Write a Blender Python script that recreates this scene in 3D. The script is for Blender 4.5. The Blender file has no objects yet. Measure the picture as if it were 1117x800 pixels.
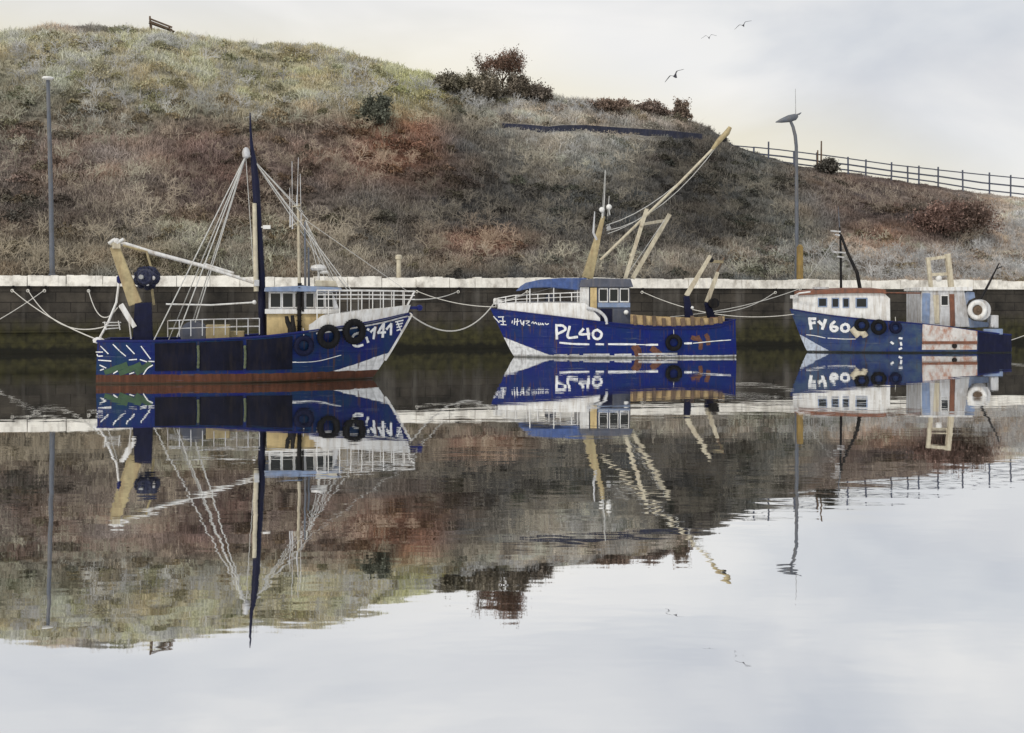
import bpy, math, random
import numpy as np
from mathutils import Vector, Matrix, noise as mnoise

R = math.radians
random.seed(7)
rng = np.random.default_rng(11)
S = bpy.context.scene
COL = S.collection

# ------------------------------------------------------------------ camera, sky, sun, exposure
F = 1400.0                 # focal length in photograph pixels (1117 wide)
H = 3.1                    # eye height above the water
HY = 330.0                 # row of the horizon in the photograph
cam = bpy.data.cameras.new('camera')
camo = bpy.data.objects.new('camera', cam)
COL.objects.link(camo)
cam.sensor_fit = 'HORIZONTAL'
cam.sensor_width = 36.0
cam.lens = 36.0 * F / 1117.0
cam.shift_y = (HY - 400.0) / 1117.0
cam.clip_start = 0.1
cam.clip_end = 8000
camo.location = (0, 0, H)
camo.rotation_euler = (R(90), 0, 0)
S.camera = camo

SUN_EL, SUN_AZ = R(42), R(215)        # azimuth clockwise from +Y : behind the camera, to the left
w = bpy.data.worlds.new('World')
S.world = w
w.use_nodes = True
wn, wl = w.node_tree.nodes, w.node_tree.links
wn.clear()
wout = wn.new('ShaderNodeOutputWorld')
bg = wn.new('ShaderNodeBackground')
bg.inputs['Strength'].default_value = 0.1
sky = wn.new('ShaderNodeTexSky')
sky.sky_type = 'NISHITA'
sky.sun_disc = False
sky.sun_elevation = SUN_EL
sky.sun_rotation = SUN_AZ
sky.dust_density = 2.0
wtc = wn.new('ShaderNodeTexCoord')
wmp = wn.new('ShaderNodeMapping')
wmp.inputs['Scale'].default_value = (1.0, 1.0, 2.6)
wl.new(wtc.outputs['Generated'], wmp.inputs['Vector'])
n1 = wn.new('ShaderNodeTexNoise')
n1.inputs['Scale'].default_value = 3.2
n1.inputs['Detail'].default_value = 5
n1.inputs['Roughness'].default_value = 0.5
n1.inputs['Distortion'].default_value = 0.6
wl.new(wmp.outputs[0], n1.inputs['Vector'])
rc = wn.new('ShaderNodeValToRGB')        # cloud tones
e = rc.color_ramp.elements
e[0].position, e[0].color = 0.34, (0.655, 0.675, 0.72, 1)
e[1].position, e[1].color = 0.66, (0.91, 0.90, 0.885, 1)
m_ = e.new(0.50); m_.color = (0.765, 0.775, 0.795, 1)
wl.new(n1.outputs['Fac'], rc.inputs['Fac'])
cs = wn.new('ShaderNodeVectorMath'); cs.operation = 'SCALE'
cs.inputs['Scale'].default_value = 10.0
wl.new(rc.outputs['Color'], cs.inputs[0])
n2 = wn.new('ShaderNodeTexNoise')
n2.inputs['Scale'].default_value = 2.1
n2.inputs['Detail'].default_value = 4
wmp2 = wn.new('ShaderNodeMapping')
wmp2.inputs['Location'].default_value = (3.7, 1.2, 0.4)
wmp2.inputs['Scale'].default_value = (1.0, 1.0, 2.4)
wl.new(wtc.outputs['Generated'], wmp2.inputs['Vector'])
wl.new(wmp2.outputs[0], n2.inputs['Vector'])
rv = wn.new('ShaderNodeValToRGB')        # cover: mostly closed, thin in places
e = rv.color_ramp.elements
e[0].position, e[0].color = 0.30, (0.80, 0.80, 0.80, 1)
e[1].position, e[1].color = 0.48, (1, 1, 1, 1)
wl.new(n2.outputs['Fac'], rv.inputs['Fac'])
mx = wn.new('ShaderNodeMixRGB')
wl.new(rv.outputs['Color'], mx.inputs['Fac'])
wl.new(sky.outputs['Color'], mx.inputs['Color1'])
wl.new(cs.outputs['Vector'], mx.inputs['Color2'])
# a warm haze low in the cloud, near the horizon
sx = wn.new('ShaderNodeSeparateXYZ')
wl.new(wtc.outputs['Generated'], sx.inputs[0])
mr = wn.new('ShaderNodeMapRange')
mr.inputs['From Min'].default_value = 0.15
mr.inputs['From Max'].default_value = 0.248
mr.inputs['To Min'].default_value = 0.7
mr.inputs['To Max'].default_value = 0.0
mr.interpolation_type = 'SMOOTHSTEP'
wx = wn.new('ShaderNodeMath'); wx.operation = 'MAXIMUM'; wl.new(sx.outputs['X'], wx.inputs[0]); wx.inputs[1].default_value = 0.0
wz = wn.new('ShaderNodeMath'); wz.operation = 'MULTIPLY_ADD'; wl.new(wx.outputs[0], wz.inputs[0]); wz.inputs[1].default_value = 0.34; wl.new(sx.outputs['Z'], wz.inputs[2])
wq = wn.new('ShaderNodeMath'); wq.operation = 'MULTIPLY_ADD'; wl.new(n1.outputs['Fac'], wq.inputs[0]); wq.inputs[1].default_value = 0.10; wl.new(wz.outputs[0], wq.inputs[2])
wr = wn.new('ShaderNodeMath'); wr.operation = 'SUBTRACT'; wl.new(wq.outputs[0], wr.inputs[0]); wr.inputs[1].default_value = 0.05
wl.new(wr.outputs[0], mr.inputs['Value'])
mx2 = wn.new('ShaderNodeMixRGB')
wl.new(mr.outputs[0], mx2.inputs['Fac'])
wl.new(mx.outputs['Color'], mx2.inputs['Color1'])
mx2.inputs['Color2'].default_value = (8.8, 8.0, 5.5, 1)
wl.new(mx2.outputs['Color'], bg.inputs['Color'])
wl.new(bg.outputs[0], wout.inputs['Surface'])

sun = bpy.data.lights.new('sun', 'SUN')
sun.energy = 1.5
sun.angle = R(12)
sun.color = (1.0, 0.95, 0.87)
suno = bpy.data.objects.new('sun', sun)
COL.objects.link(suno)
sd = Vector((math.sin(SUN_AZ) * math.cos(SUN_EL), math.cos(SUN_AZ) * math.cos(SUN_EL), math.sin(SUN_EL)))
suno.rotation_euler = sd.to_track_quat('Z', 'Y').to_euler()

S.view_settings.view_transform = 'Standard'
S.view_settings.look = 'None'
S.view_settings.gamma = 1
S.view_settings.exposure = 0.0
S.view_settings.use_curve_mapping = False
try:
    S.cycles.max_bounces = 6
    S.cycles.use_denoising = True
except Exception:
    pass

# ------------------------------------------------------------------ helpers
def wp(px, py, D):
    """point at depth D seen at photograph pixel (px, py)"""
    return Vector(((px - 558.5) / F * D, D, H + (HY - py) / F * D))

def project(p):
    return 558.5 + F * p[0] / p[1], HY - F * (p[2] - H) / p[1]

def lin(r, g, b):
    f = lambda c: ((c / 255 + 0.055) / 1.055) ** 2.4 if c > 10 else c / 255 / 12.92
    return (f(r), f(g), f(b))

class MB:
    def __init__(s):
        s.v, s.f, s.m = [], [], []
    def add(s, vs, fs, mi=0):
        o = len(s.v)
        s.v += [tuple(v) for v in vs]
        for f in fs:
            s.f.append([i + o for i in f]); s.m.append(mi)
        return s
    def box(s, c, d, M=None, mi=0):
        x, y, z = d[0] / 2, d[1] / 2, d[2] / 2
        vs = [Vector((i * x, j * y, k * z)) for k in (-1, 1) for j in (-1, 1) for i in (-1, 1)]
        if M: vs = [M @ v for v in vs]
        vs = [v + Vector(c) for v in vs]
        return s.add(vs, [(0, 2, 3, 1), (4, 5, 7, 6), (0, 1, 5, 4), (2, 6, 7, 3), (0, 4, 6, 2), (1, 3, 7, 5)], mi)
    def beam(s, a, b, wa, ha, wb=None, hb=None, side=(0, 1, 0), mi=0):
        """tapered rectangular bar from a to b; wa along 'side', ha across it"""
        a, b = Vector(a), Vector(b)
        wb = wa if wb is None else wb; hb = ha if hb is None else hb
        d = (b - a).normalized()
        sv = Vector(side); sv = (sv - d * sv.dot(d)).normalized()
        t = d.cross(sv)
        vs = []
        for p, ww, hh in ((a, wa, ha), (b, wb, hb)):
            for i, j in ((-1, -1), (1, -1), (1, 1), (-1, 1)):
                vs.append(p + sv * i * ww / 2 + t * j * hh / 2)
        return s.add(vs, [(3, 2, 1, 0), (4, 5, 6, 7), (0, 1, 5, 4), (1, 2, 6, 5), (2, 3, 7, 6), (3, 0, 4, 7)], mi)
    def tube(s, pts, r, n=8, mi=0):
        pts = [Vector(p) for p in pts]
        rs = list(r) if isinstance(r, (list, tuple)) else [r] * len(pts)
        vs, fs = [], []
        up = Vector((0.13, 0.31, 0.94))
        prev = None
        for i, p in enumerate(pts):
            d = (pts[min(i + 1, len(pts) - 1)] - pts[max(i - 1, 0)])
            d = d.normalized() if d.length > 1e-9 else Vector((0, 0, 1))
            if prev is None:
                sv = up.cross(d)
                if sv.length < 0.1: sv = Vector((1, 0, 0)).cross(d)
                sv.normalize()
            else:
                sv = (prev - d * prev.dot(d)).normalized()
            prev = sv
            t = d.cross(sv)
            for k in range(n):
                a = 2 * math.pi * k / n
                vs.append(p + (sv * math.cos(a) + t * math.sin(a)) * rs[i])
        for i in range(len(pts) - 1):
            for k in range(n):
                k2 = (k + 1) % n
                fs.append((i * n + k, i * n + k2, (i + 1) * n + k2, (i + 1) * n + k))
        fs.append(tuple(reversed(range(n))))
        fs.append(tuple(range((len(pts) - 1) * n, len(pts) * n)))
        return s.add(vs, fs, mi)
    def lathe(s, prof, c, axis=(0, 0, 1), n=20, mi=0):
        """prof: (radius, along) list"""
        ax = Vector(axis).normalized()
        sv = ax.orthogonal().normalized(); t = ax.cross(sv); c = Vector(c)
        vs, fs = [], []
        for rr, h in prof:
            for k in range(n):
                a = 2 * math.pi * k / n
                vs.append(c + ax * h + (sv * math.cos(a) + t * math.sin(a)) * max(rr, 1e-4))
        for i in range(len(prof) - 1):
            for k in range(n):
                k2 = (k + 1) % n
                fs.append((i * n + k, i * n + k2, (i + 1) * n + k2, (i + 1) * n + k))
        fs.append(tuple(reversed(range(n))))
        fs.append(tuple(range((len(prof) - 1) * n, len(prof) * n)))
        return s.add(vs, fs, mi)
    def ball(s, c, r, n=12, mi=0, sq=1.0):
        k = 8
        prof = [(r * math.sin(math.pi * i / k), -r * sq * math.cos(math.pi * i / k)) for i in range(k + 1)]
        return s.lathe(prof, c, n=n, mi=mi)
    def torus(s, c, axis, Rr, r, n=28, m=10, squash=1.0, mi=0):
        ax = Vector(axis).normalized(); sv = ax.orthogonal().normalized(); t = ax.cross(sv); c = Vector(c)
        vs, fs = [], []
        for i in range(n):
            a = 2 * math.pi * i / n
            d = sv * math.cos(a) + t * math.sin(a)
            for j in range(m):
                b = 2 * math.pi * j / m
                vs.append(c + d * (Rr + r * math.cos(b)) + ax * r * squash * math.sin(b))
        for i in range(n):
            for j in range(m):
                i2, j2 = (i + 1) % n, (j + 1) % m
                fs.append((i * m + j, i2 * m + j, i2 * m + j2, i * m + j2))
        return s.add(vs, fs, mi)
    def prism(s, poly, vec, mi=0):
        """closed solid: polygon (3-D points) swept along vec"""
        n = len(poly); p = [Vector(q) for q in poly]; v = Vector(vec)
        return s.add(p + [q + v for q in p],
                     [tuple(reversed(range(n))), tuple(range(n, 2 * n))] +
                     [(i, (i + 1) % n, n + (i + 1) % n, n + i) for i in range(n)], mi)
    def build(s, name, mats, parent=None, smooth=False, bevel=0.0):
        me = bpy.data.meshes.new(name)
        me.from_pydata(s.v, [], s.f)
        if not isinstance(mats, (list, tuple)): mats = [mats]
        for m in mats: me.materials.append(m)
        me.polygons.foreach_set('material_index', s.m)
        import bmesh
        bm = bmesh.new(); bm.from_mesh(me)
        bmesh.ops.recalc_face_normals(bm, faces=bm.faces)
        bm.to_mesh(me); bm.free()
        if smooth:
            me.polygons.foreach_set('use_smooth', [True] * len(me.polygons))
            try: me.set_sharp_from_angle(angle=R(40))
            except Exception: pass
        o = bpy.data.objects.new(name, me)
        COL.objects.link(o)
        if parent is not None: o.parent = parent
        if bevel:
            b = o.modifiers.new('bevel', 'BEVEL'); b.width = bevel; b.segments = 2; b.limit_method = 'ANGLE'
        return o

def tag(o, label=None, cat=None, group=None, kind=None):
    if label: o['label'] = label
    if cat: o['category'] = cat
    if group: o['group'] = group
    if kind: o['kind'] = kind
    return o

def empty(name, loc=(0, 0, 0), rz=0.0):
    o = bpy.data.objects.new(name, None)
    COL.objects.link(o)
    o.location = loc; o.rotation_euler = (0, 0, rz)
    o.empty_display_size = 0.3
    return o

def catmull(pts, k=6):
    pts = [Vector(p) for p in pts]
    if len(pts) < 3:
        a, b = pts
        return [a.lerp(b, i / k) for i in range(k + 1)]
    out = []
    P = [pts[0] * 2 - pts[1]] + pts + [pts[-1] * 2 - pts[-2]]
    for i in range(1, len(P) - 2):
        p0, p1, p2, p3 = P[i - 1:i + 3]
        for j in range(k):
            t = j / k
            out.append(0.5 * ((2 * p1) + (p2 - p0) * t + (2 * p0 - 5 * p1 + 4 * p2 - p3) * t * t + (3 * p1 - p0 - 3 * p2 + p3) * t ** 3))
    out.append(pts[-1])
    return out

# ------------------------------------------------------------------ materials
def newmat(name):
    m = bpy.data.materials.new(name); m.use_nodes = True
    nt = m.node_tree
    return m, nt, nt.nodes, nt.links, nt.nodes['Principled BSDF']

def pm(name, c, rough=0.55, var=0.35, scale=3.0, dirt=None, damt=0.4, dscale=(5, 5, 0.7), metal=0.0, bump=0.15, bscale=30.0, spec=0.5):
    """painted / worn surface: tone varies, dirt runs downward, fine bump"""
    m, nt, N, L, B = newmat(name)
    tc = N.new('ShaderNodeTexCoord')
    n = N.new('ShaderNodeTexNoise'); n.inputs['Scale'].default_value = scale; n.inputs['Detail'].default_value = 6
    n.inputs['Roughness'].default_value = 0.6
    L.new(tc.outputs['Object'], n.inputs['Vector'])
    r = N.new('ShaderNodeValToRGB')
    lo = [max(0, x * (1 - var)) for x in c]; hi = [min(1, x * (1 + var * 0.6)) for x in c]
    r.color_ramp.elements[0].position = 0.3; r.color_ramp.elements[0].color = (*lo, 1)
    r.color_ramp.elements[1].position = 0.7; r.color_ramp.elements[1].color = (*hi, 1)
    L.new(n.outputs['Fac'], r.inputs['Fac'])
    out = r.outputs['Color']
    if dirt:
        mp = N.new('ShaderNodeMapping'); mp.inputs['Scale'].default_value = dscale
        L.new(tc.outputs['Object'], mp.inputs['Vector'])
        n2 = N.new('ShaderNodeTexNoise'); n2.inputs['Scale'].default_value = 1.0; n2.inputs['Detail'].default_value = 7
        n2.inputs['Roughness'].default_value = 0.65
        L.new(mp.outputs[0], n2.inputs['Vector'])
        r2 = N.new('ShaderNodeValToRGB')
        r2.color_ramp.elements[0].position = 0.46; r2.color_ramp.elements[0].color = (0, 0, 0, 1)
        r2.color_ramp.elements[1].position = 0.72; r2.color_ramp.elements[1].color = (damt * 2, damt * 2, damt * 2, 1)
        L.new(n2.outputs['Fac'], r2.inputs['Fac'])
        mx = N.new('ShaderNodeMixRGB'); mx.use_clamp = True
        L.new(r2.outputs['Color'], mx.inputs['Fac']); L.new(out, mx.inputs['Color1'])
        mx.inputs['Color2'].default_value = (*dirt, 1)
        out = mx.outputs['Color']
    L.new(out, B.inputs['Base Color'])
    rr = N.new('ShaderNodeMapRange'); rr.inputs['To Min'].default_value = max(0.05, rough - 0.12); rr.inputs['To Max'].default_value = min(1, rough + 0.15)
    L.new(n.outputs['Fac'], rr.inputs['Value']); L.new(rr.outputs[0], B.inputs['Roughness'])
    B.inputs['Metallic'].default_value = metal; B.inputs['Specular IOR Level'].default_value = spec
    if bump:
        nb = N.new('ShaderNodeTexNoise'); nb.inputs['Scale'].default_value = bscale; nb.inputs['Detail'].default_value = 4
        L.new(tc.outputs['Object'], nb.inputs['Vector'])
        bp_ = N.new('ShaderNodeBump'); bp_.inputs['Strength'].default_value = bump; bp_.inputs['Distance'].default_value = 0.02
        L.new(nb.outputs['Fac'], bp_.inputs['Height']); L.new(bp_.outputs[0], B.inputs['Normal'])
    return m

RUST = (0.16, 0.055, 0.02)
GRIME = (0.07, 0.06, 0.05)
M = {}
M['white'] = pm('white_paint', (0.74, 0.74, 0.73), 0.5, 0.16, 2.5, dirt=(0.33, 0.27, 0.2), damt=0.35)
M['dull_white'] = pm('dull_white_paint', (0.55, 0.56, 0.58), 0.6, 0.25, 3, dirt=(0.25, 0.2, 0.15), damt=0.45)
M['lettering'] = pm('white_lettering', (0.78, 0.79, 0.80), 0.5, 0.2, 6, dirt=(0.3, 0.3, 0.34), damt=0.25, bump=0)
M['cream'] = pm('cream_paint', (0.62, 0.48, 0.24), 0.55, 0.25, 3, dirt=(0.3, 0.2, 0.1), damt=0.35)
M['tan'] = pm('worn_tan_boards', (0.45, 0.33, 0.17), 0.7, 0.35, 3, dirt=(0.2, 0.12, 0.06), damt=0.5)
M['beige'] = pm('beige_paint', (0.40, 0.33, 0.18), 0.55, 0.3, 4, dirt=RUST, damt=0.22)
M['palebeige'] = pm('pale_beige_paint', (0.55, 0.50, 0.38), 0.55, 0.25, 4, dirt=(0.25, 0.17, 0.1), damt=0.3)
M['navy'] = pm('navy_paint', (0.005, 0.007, 0.032), 0.5, 0.4, 3, dirt=(0.03, 0.03, 0.05), damt=0.2, spec=0.2)
M['plate'] = pm('dark_plate_paint', (0.006, 0.007, 0.018), 0.6, 0.5, 1.5, dirt=(0.022, 0.018, 0.02), damt=0.35, spec=0.12)
M['blue'] = pm('blue_paint', (0.004, 0.009, 0.10), 0.45, 0.35, 3, dirt=(0.02, 0.03, 0.06), damt=0.25, spec=0.25)
M['paleblue'] = pm('pale_blue_paint', (0.20, 0.27, 0.42), 0.5, 0.3, 3, dirt=(0.3, 0.3, 0.32), damt=0.35)
M['canopy'] = pm('blue_canvas', (0.055, 0.10, 0.27), 0.75, 0.4, 4, dirt=(0.14, 0.17, 0.25), damt=0.35)
M['slate'] = pm('slate_paint', (0.075, 0.085, 0.12), 0.55, 0.3, 3, dirt=(0.15, 0.14, 0.14), damt=0.3)
M['black'] = pm('black_paint', (0.008, 0.008, 0.010), 0.55, 0.4, 6, dirt=(0.05, 0.04, 0.03), damt=0.25, spec=0.2)
M['rubber'] = pm('tyre_rubber', (0.008, 0.008, 0.010), 0.8, 0.4, 8, dirt=(0.03, 0.03, 0.03), damt=0.2, bump=0.4, spec=0.15)
M['steel'] = pm('galvanised_steel', (0.42, 0.43, 0.44), 0.45, 0.25, 6, dirt=(0.2, 0.17, 0.14), damt=0.3, metal=0.5)
M['wire'] = pm('rigging_wire', (0.55, 0.55, 0.53), 0.5, 0.2, 5, metal=0.0, bump=0)
M['rope'] = pm('mooring_rope', (0.62, 0.60, 0.55), 0.85, 0.25, 8, bump=0.4, bscale=60)
M['brown'] = pm('brown_paint', (0.20, 0.075, 0.04), 0.6, 0.35, 4, dirt=(0.07, 0.04, 0.03), damt=0.4)
M['timber'] = pm('weathered_timber', (0.15, 0.10, 0.065), 0.8, 0.4, 6, dirt=(0.05, 0.04, 0.03), damt=0.4, bump=0.4)
M['deck'] = pm('worn_deck', (0.17, 0.15, 0.12), 0.8, 0.35, 2, dirt=GRIME, damt=0.4)
M['greylamp'] = pm('grey_lamp_paint', (0.11, 0.125, 0.155), 0.5, 0.25, 2, dirt=(0.16, 0.13, 0.09), damt=0.3)
M['bluegrey'] = pm('blue_grey_timber', (0.085, 0.10, 0.15), 0.75, 0.35, 3, dirt=(0.14, 0.13, 0.12), damt=0.35)
M['navywall'] = pm('dark_blue_rendered_wall', (0.022, 0.026, 0.055), 0.8, 0.4, 1.2, dirt=(0.09, 0.09, 0.1), damt=0.3)
M['yellow'] = pm('ochre_paint', (0.27, 0.18, 0.05), 0.6, 0.3, 3, dirt=(0.12, 0.08, 0.04), damt=0.4)
M['net'] = pm('dark_blue_net', (0.012, 0.016, 0.05), 0.9, 0.7, 9, dirt=(0.10, 0.11, 0.16), damt=0.3, dscale=(12, 12, 12), bump=1.0, bscale=14)
M['rustwhite'] = pm('rust_stained_white', (0.58, 0.56, 0.54), 0.6, 0.25, 2.5, dirt=(0.33, 0.12, 0.05), damt=0.6, dscale=(2.5, 2.5, 1.4))
M['greenrope'] = pm('weedy_rope', (0.10, 0.12, 0.07), 0.9, 0.5, 8, bump=0.5)
M['greenpaint'] = pm('green_marking', (0.03, 0.075, 0.035), 0.6, 0.4, 5, bump=0)
M['gull'] = pm('gull_feathers', (0.06, 0.06, 0.075), 0.8, 0.4, 8, bump=0)
M['lens'] = pm('lamp_lens', (0.75, 0.75, 0.73), 0.3, 0.1, 4, bump=0)

def glassmat():
    m, nt, N, L, B = newmat('dark_window_glass')
    B.inputs['Base Color'].default_value = (0.015, 0.018, 0.022, 1)
    B.inputs['Roughness'].default_value = 0.04
    B.inputs['IOR'].default_value = 1.5; B.inputs['Specular IOR Level'].default_value = 0.35
    return m
M['glass'] = glassmat()

def hullmat(name, blue, blue2, boot, boot_z, wedge=None, wedge_col=(0.72, 0.73, 0.74), streak=RUST, samt=0.5):
    """topside paint with weathering; boot topping below boot_z; white forefoot past the line wedge=(a,b,c): a*x+b*z>c"""
    m, nt, N, L, B = newmat(name)
    tc = N.new('ShaderNodeTexCoord'); sx = N.new('ShaderNodeSeparateXYZ')
    L.new(tc.outputs['Object'], sx.inputs[0])
    n = N.new('ShaderNodeTexNoise'); n.inputs['Scale'].default_value = 0.9; n.inputs['Detail'].default_value = 8; n.inputs['Roughness'].default_value = 0.62
    L.new(tc.outputs['Object'], n.inputs['Vector'])
    r = N.new('ShaderNodeValToRGB')
    r.color_ramp.elements[0].position = 0.36; r.color_ramp.elements[0].color = (*blue, 1)
    r.color_ramp.elements[1].position = 0.68; r.color_ramp.elements[1].color = (*blue2, 1)
    L.new(n.outputs['Fac'], r.inputs['Fac'])
    col = r.outputs['Color']
    mp = N.new('ShaderNodeMapping'); mp.inputs['Scale'].default_value = (4.5, 1.0, 0.55)
    L.new(tc.outputs['Object'], mp.inputs['Vector'])
    ns = N.new('ShaderNodeTexNoise'); ns.inputs['Scale'].default_value = 1.0; ns.inputs['Detail'].default_value = 8; ns.inputs['Roughness'].default_value = 0.7
    L.new(mp.outputs[0], ns.inputs['Vector'])
    rs = N.new('ShaderNodeValToRGB')
    rs.color_ramp.elements[0].position = 0.56; rs.color_ramp.elements[0].color = (0, 0, 0, 1)
    rs.color_ramp.elements[1].position = 0.80; rs.color_ramp.elements[1].color = (samt, samt, samt, 1)
    L.new(ns.outputs['Fac'], rs.inputs['Fac'])
    mx = N.new('ShaderNodeMixRGB'); L.new(rs.outputs['Color'], mx.inputs['Fac']); L.new(col, mx.inputs['Color1'])
    mx.inputs['Color2'].default_value = (*streak, 1); col = mx.outputs['Color']
    def math_(op, a, b):
        k = N.new('ShaderNodeMath'); k.operation = op
        for i, q in enumerate((a, b)):
            if isinstance(q, (int, float)): k.inputs[i].default_value = q
            else: L.new(q, k.inputs[i])
        return k.outputs[0]
    ne = N.new('ShaderNodeTexNoise'); ne.inputs['Scale'].default_value = 3.0; ne.inputs['Detail'].default_value = 5
    L.new(tc.outputs['Object'], ne.inputs['Vector'])
    wob = math_('MULTIPLY', math_('SUBTRACT', ne.outputs['Fac'], 0.5), 0.10)
    zz = math_('ADD', sx.outputs['Z'], wob)
    if wedge:
        a, b, c = wedge
        q = math_('ADD', math_('MULTIPLY', sx.outputs['X'], a), math_('MULTIPLY', zz, b))
        fac = math_('GREATER_THAN', q, c)
        nw = N.new('ShaderNodeTexNoise'); nw.inputs['Scale'].default_value = 5; nw.inputs['Detail'].default_value = 6
        L.new(tc.outputs['Object'], nw.inputs['Vector'])
        rw = N.new('ShaderNodeValToRGB')
        rw.color_ramp.elements[0].position = 0.3; rw.color_ramp.elements[0].color = (*[k * 0.62 for k in wedge_col], 1)
        rw.color_ramp.elements[1].position = 0.6; rw.color_ramp.elements[1].color = (*wedge_col, 1)
        L.new(nw.outputs['Fac'], rw.inputs['Fac'])
        mw = N.new('ShaderNodeMixRGB'); L.new(fac, mw.inputs['Fac']); L.new(col, mw.inputs['Color1']); L.new(rw.outputs['Color'], mw.inputs['Color2'])
        col = mw.outputs['Color']
    fb = math_('LESS_THAN', zz, boot_z)
    rb = N.new('ShaderNodeValToRGB')
    rb.color_ramp.elements[0].position = 0.35; rb.color_ramp.elements[0].color = (*[k * 0.35 for k in boot], 1)
    rb.color_ramp.elements[1].position = 0.62; rb.color_ramp.elements[1].color = (*boot, 1)
    L.new(ns.outputs['Fac'], rb.inputs['Fac'])
    mb = N.new('ShaderNodeMixRGB'); L.new(fb, mb.inputs['Fac']); L.new(col, mb.inputs['Color1']); L.new(rb.outputs['Color'], mb.inputs['Color2'])
    # weed just above the water
    fw = math_('LESS_THAN', zz, 0.07)
    mb2 = N.new('ShaderNodeMixRGB'); L.new(math_('MULTIPLY', fw, 0.6), mb2.inputs['Fac']); L.new(mb.outputs['Color'], mb2.inputs['Color1'])
    mb2.inputs['Color2'].default_value = (0.03, 0.035, 0.022, 1)
    L.new(mb2.outputs['Color'], B.inputs['Base Color'])
    B.inputs['Roughness'].default_value = 0.42; B.inputs['Specular IOR Level'].default_value = 0.22
    # dished plating between frames, seams of the strakes, chips
    nb = N.new('ShaderNodeTexNoise'); nb.inputs['Scale'].default_value = 1.6; nb.inputs['Detail'].default_value = 5
    L.new(tc.outputs['Object'], nb.inputs['Vector'])
    cb = N.new('ShaderNodeCombineXYZ'); L.new(sx.outputs['X'], cb.inputs[0]); L.new(sx.outputs['Z'], cb.inputs[1])
    br = N.new('ShaderNodeTexBrick'); br.inputs['Scale'].default_value = 1.0; br.inputs['Brick Width'].default_value = 2.6; br.inputs['Row Height'].default_value = 0.55
    br.inputs['Mortar Size'].default_value = 0.012; br.inputs['Mortar Smooth'].default_value = 0.6
    L.new(cb.outputs[0], br.inputs['Vector'])
    hh = math_('SUBTRACT', nb.outputs['Fac'], math_('MULTIPLY', br.outputs['Fac'], 0.6))
    bpn = N.new('ShaderNodeBump'); bpn.inputs['Strength'].default_value = 0.6; bpn.inputs['Distance'].default_value = 0.07
    L.new(hh, bpn.inputs['Height']); L.new(bpn.outputs[0], B.inputs['Normal'])
    rg_ = N.new('ShaderNodeMapRange'); rg_.inputs['To Min'].default_value = 0.28; rg_.inputs['To Max'].default_value = 0.62
    L.new(ns.outputs['Fac'], rg_.inputs['Value']); L.new(rg_.outputs[0], B.inputs['Roughness'])
    # thin rust runs and pale scrapes over the topsides
    mp3 = N.new('ShaderNodeMapping'); mp3.inputs['Scale'].default_value = (9, 1, 0.8); L.new(tc.outputs['Object'], mp3.inputs['Vector'])
    n3 = N.new('ShaderNodeTexNoise'); n3.inputs['Scale'].default_value = 1; n3.inputs['Detail'].default_value = 6; L.new(mp3.outputs[0], n3.inputs['Vector'])
    r3 = N.new('ShaderNodeValToRGB'); r3.color_ramp.elements[0].position = 0.57; r3.color_ramp.elements[0].color = (0, 0, 0, 1); r3.color_ramp.elements[1].position = 0.72; r3.color_ramp.elements[1].color = (.85, .85, .85, 1)
    L.new(n3.outputs['Fac'], r3.inputs['Fac'])
    m3 = N.new('ShaderNodeMixRGB'); L.new(r3.outputs['Color'], m3.inputs['Fac']); L.new(mb2.outputs['Color'], m3.inputs['Color1']); m3.inputs['Color2'].default_value = (0.07, 0.034, 0.022, 1)
    mp4 = N.new('ShaderNodeMapping'); mp4.inputs['Scale'].default_value = (0.7, 1, 11); L.new(tc.outputs['Object'], mp4.inputs['Vector'])
    n4 = N.new('ShaderNodeTexNoise'); n4.inputs['Scale'].default_value = 1; n4.inputs['Detail'].default_value = 7; n4.inputs['Roughness'].default_value = 0.7; L.new(mp4.outputs[0], n4.inputs['Vector'])
    r4 = N.new('ShaderNodeValToRGB'); r4.color_ramp.elements[0].position = 0.60; r4.color_ramp.elements[0].color = (0, 0, 0, 1); r4.color_ramp.elements[1].position = 0.70; r4.color_ramp.elements[1].color = (.7, .7, .7, 1)
    L.new(n4.outputs['Fac'], r4.inputs['Fac'])
    m4 = N.new('ShaderNodeMixRGB'); L.new(r4.outputs['Color'], m4.inputs['Fac']); L.new(m3.outputs['Color'], m4.inputs['Color1']); m4.inputs['Color2'].default_value = (0.10, 0.12, 0.17, 1)
    L.new(m4.outputs['Color'], B.inputs['Base Color'])
    return m

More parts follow.
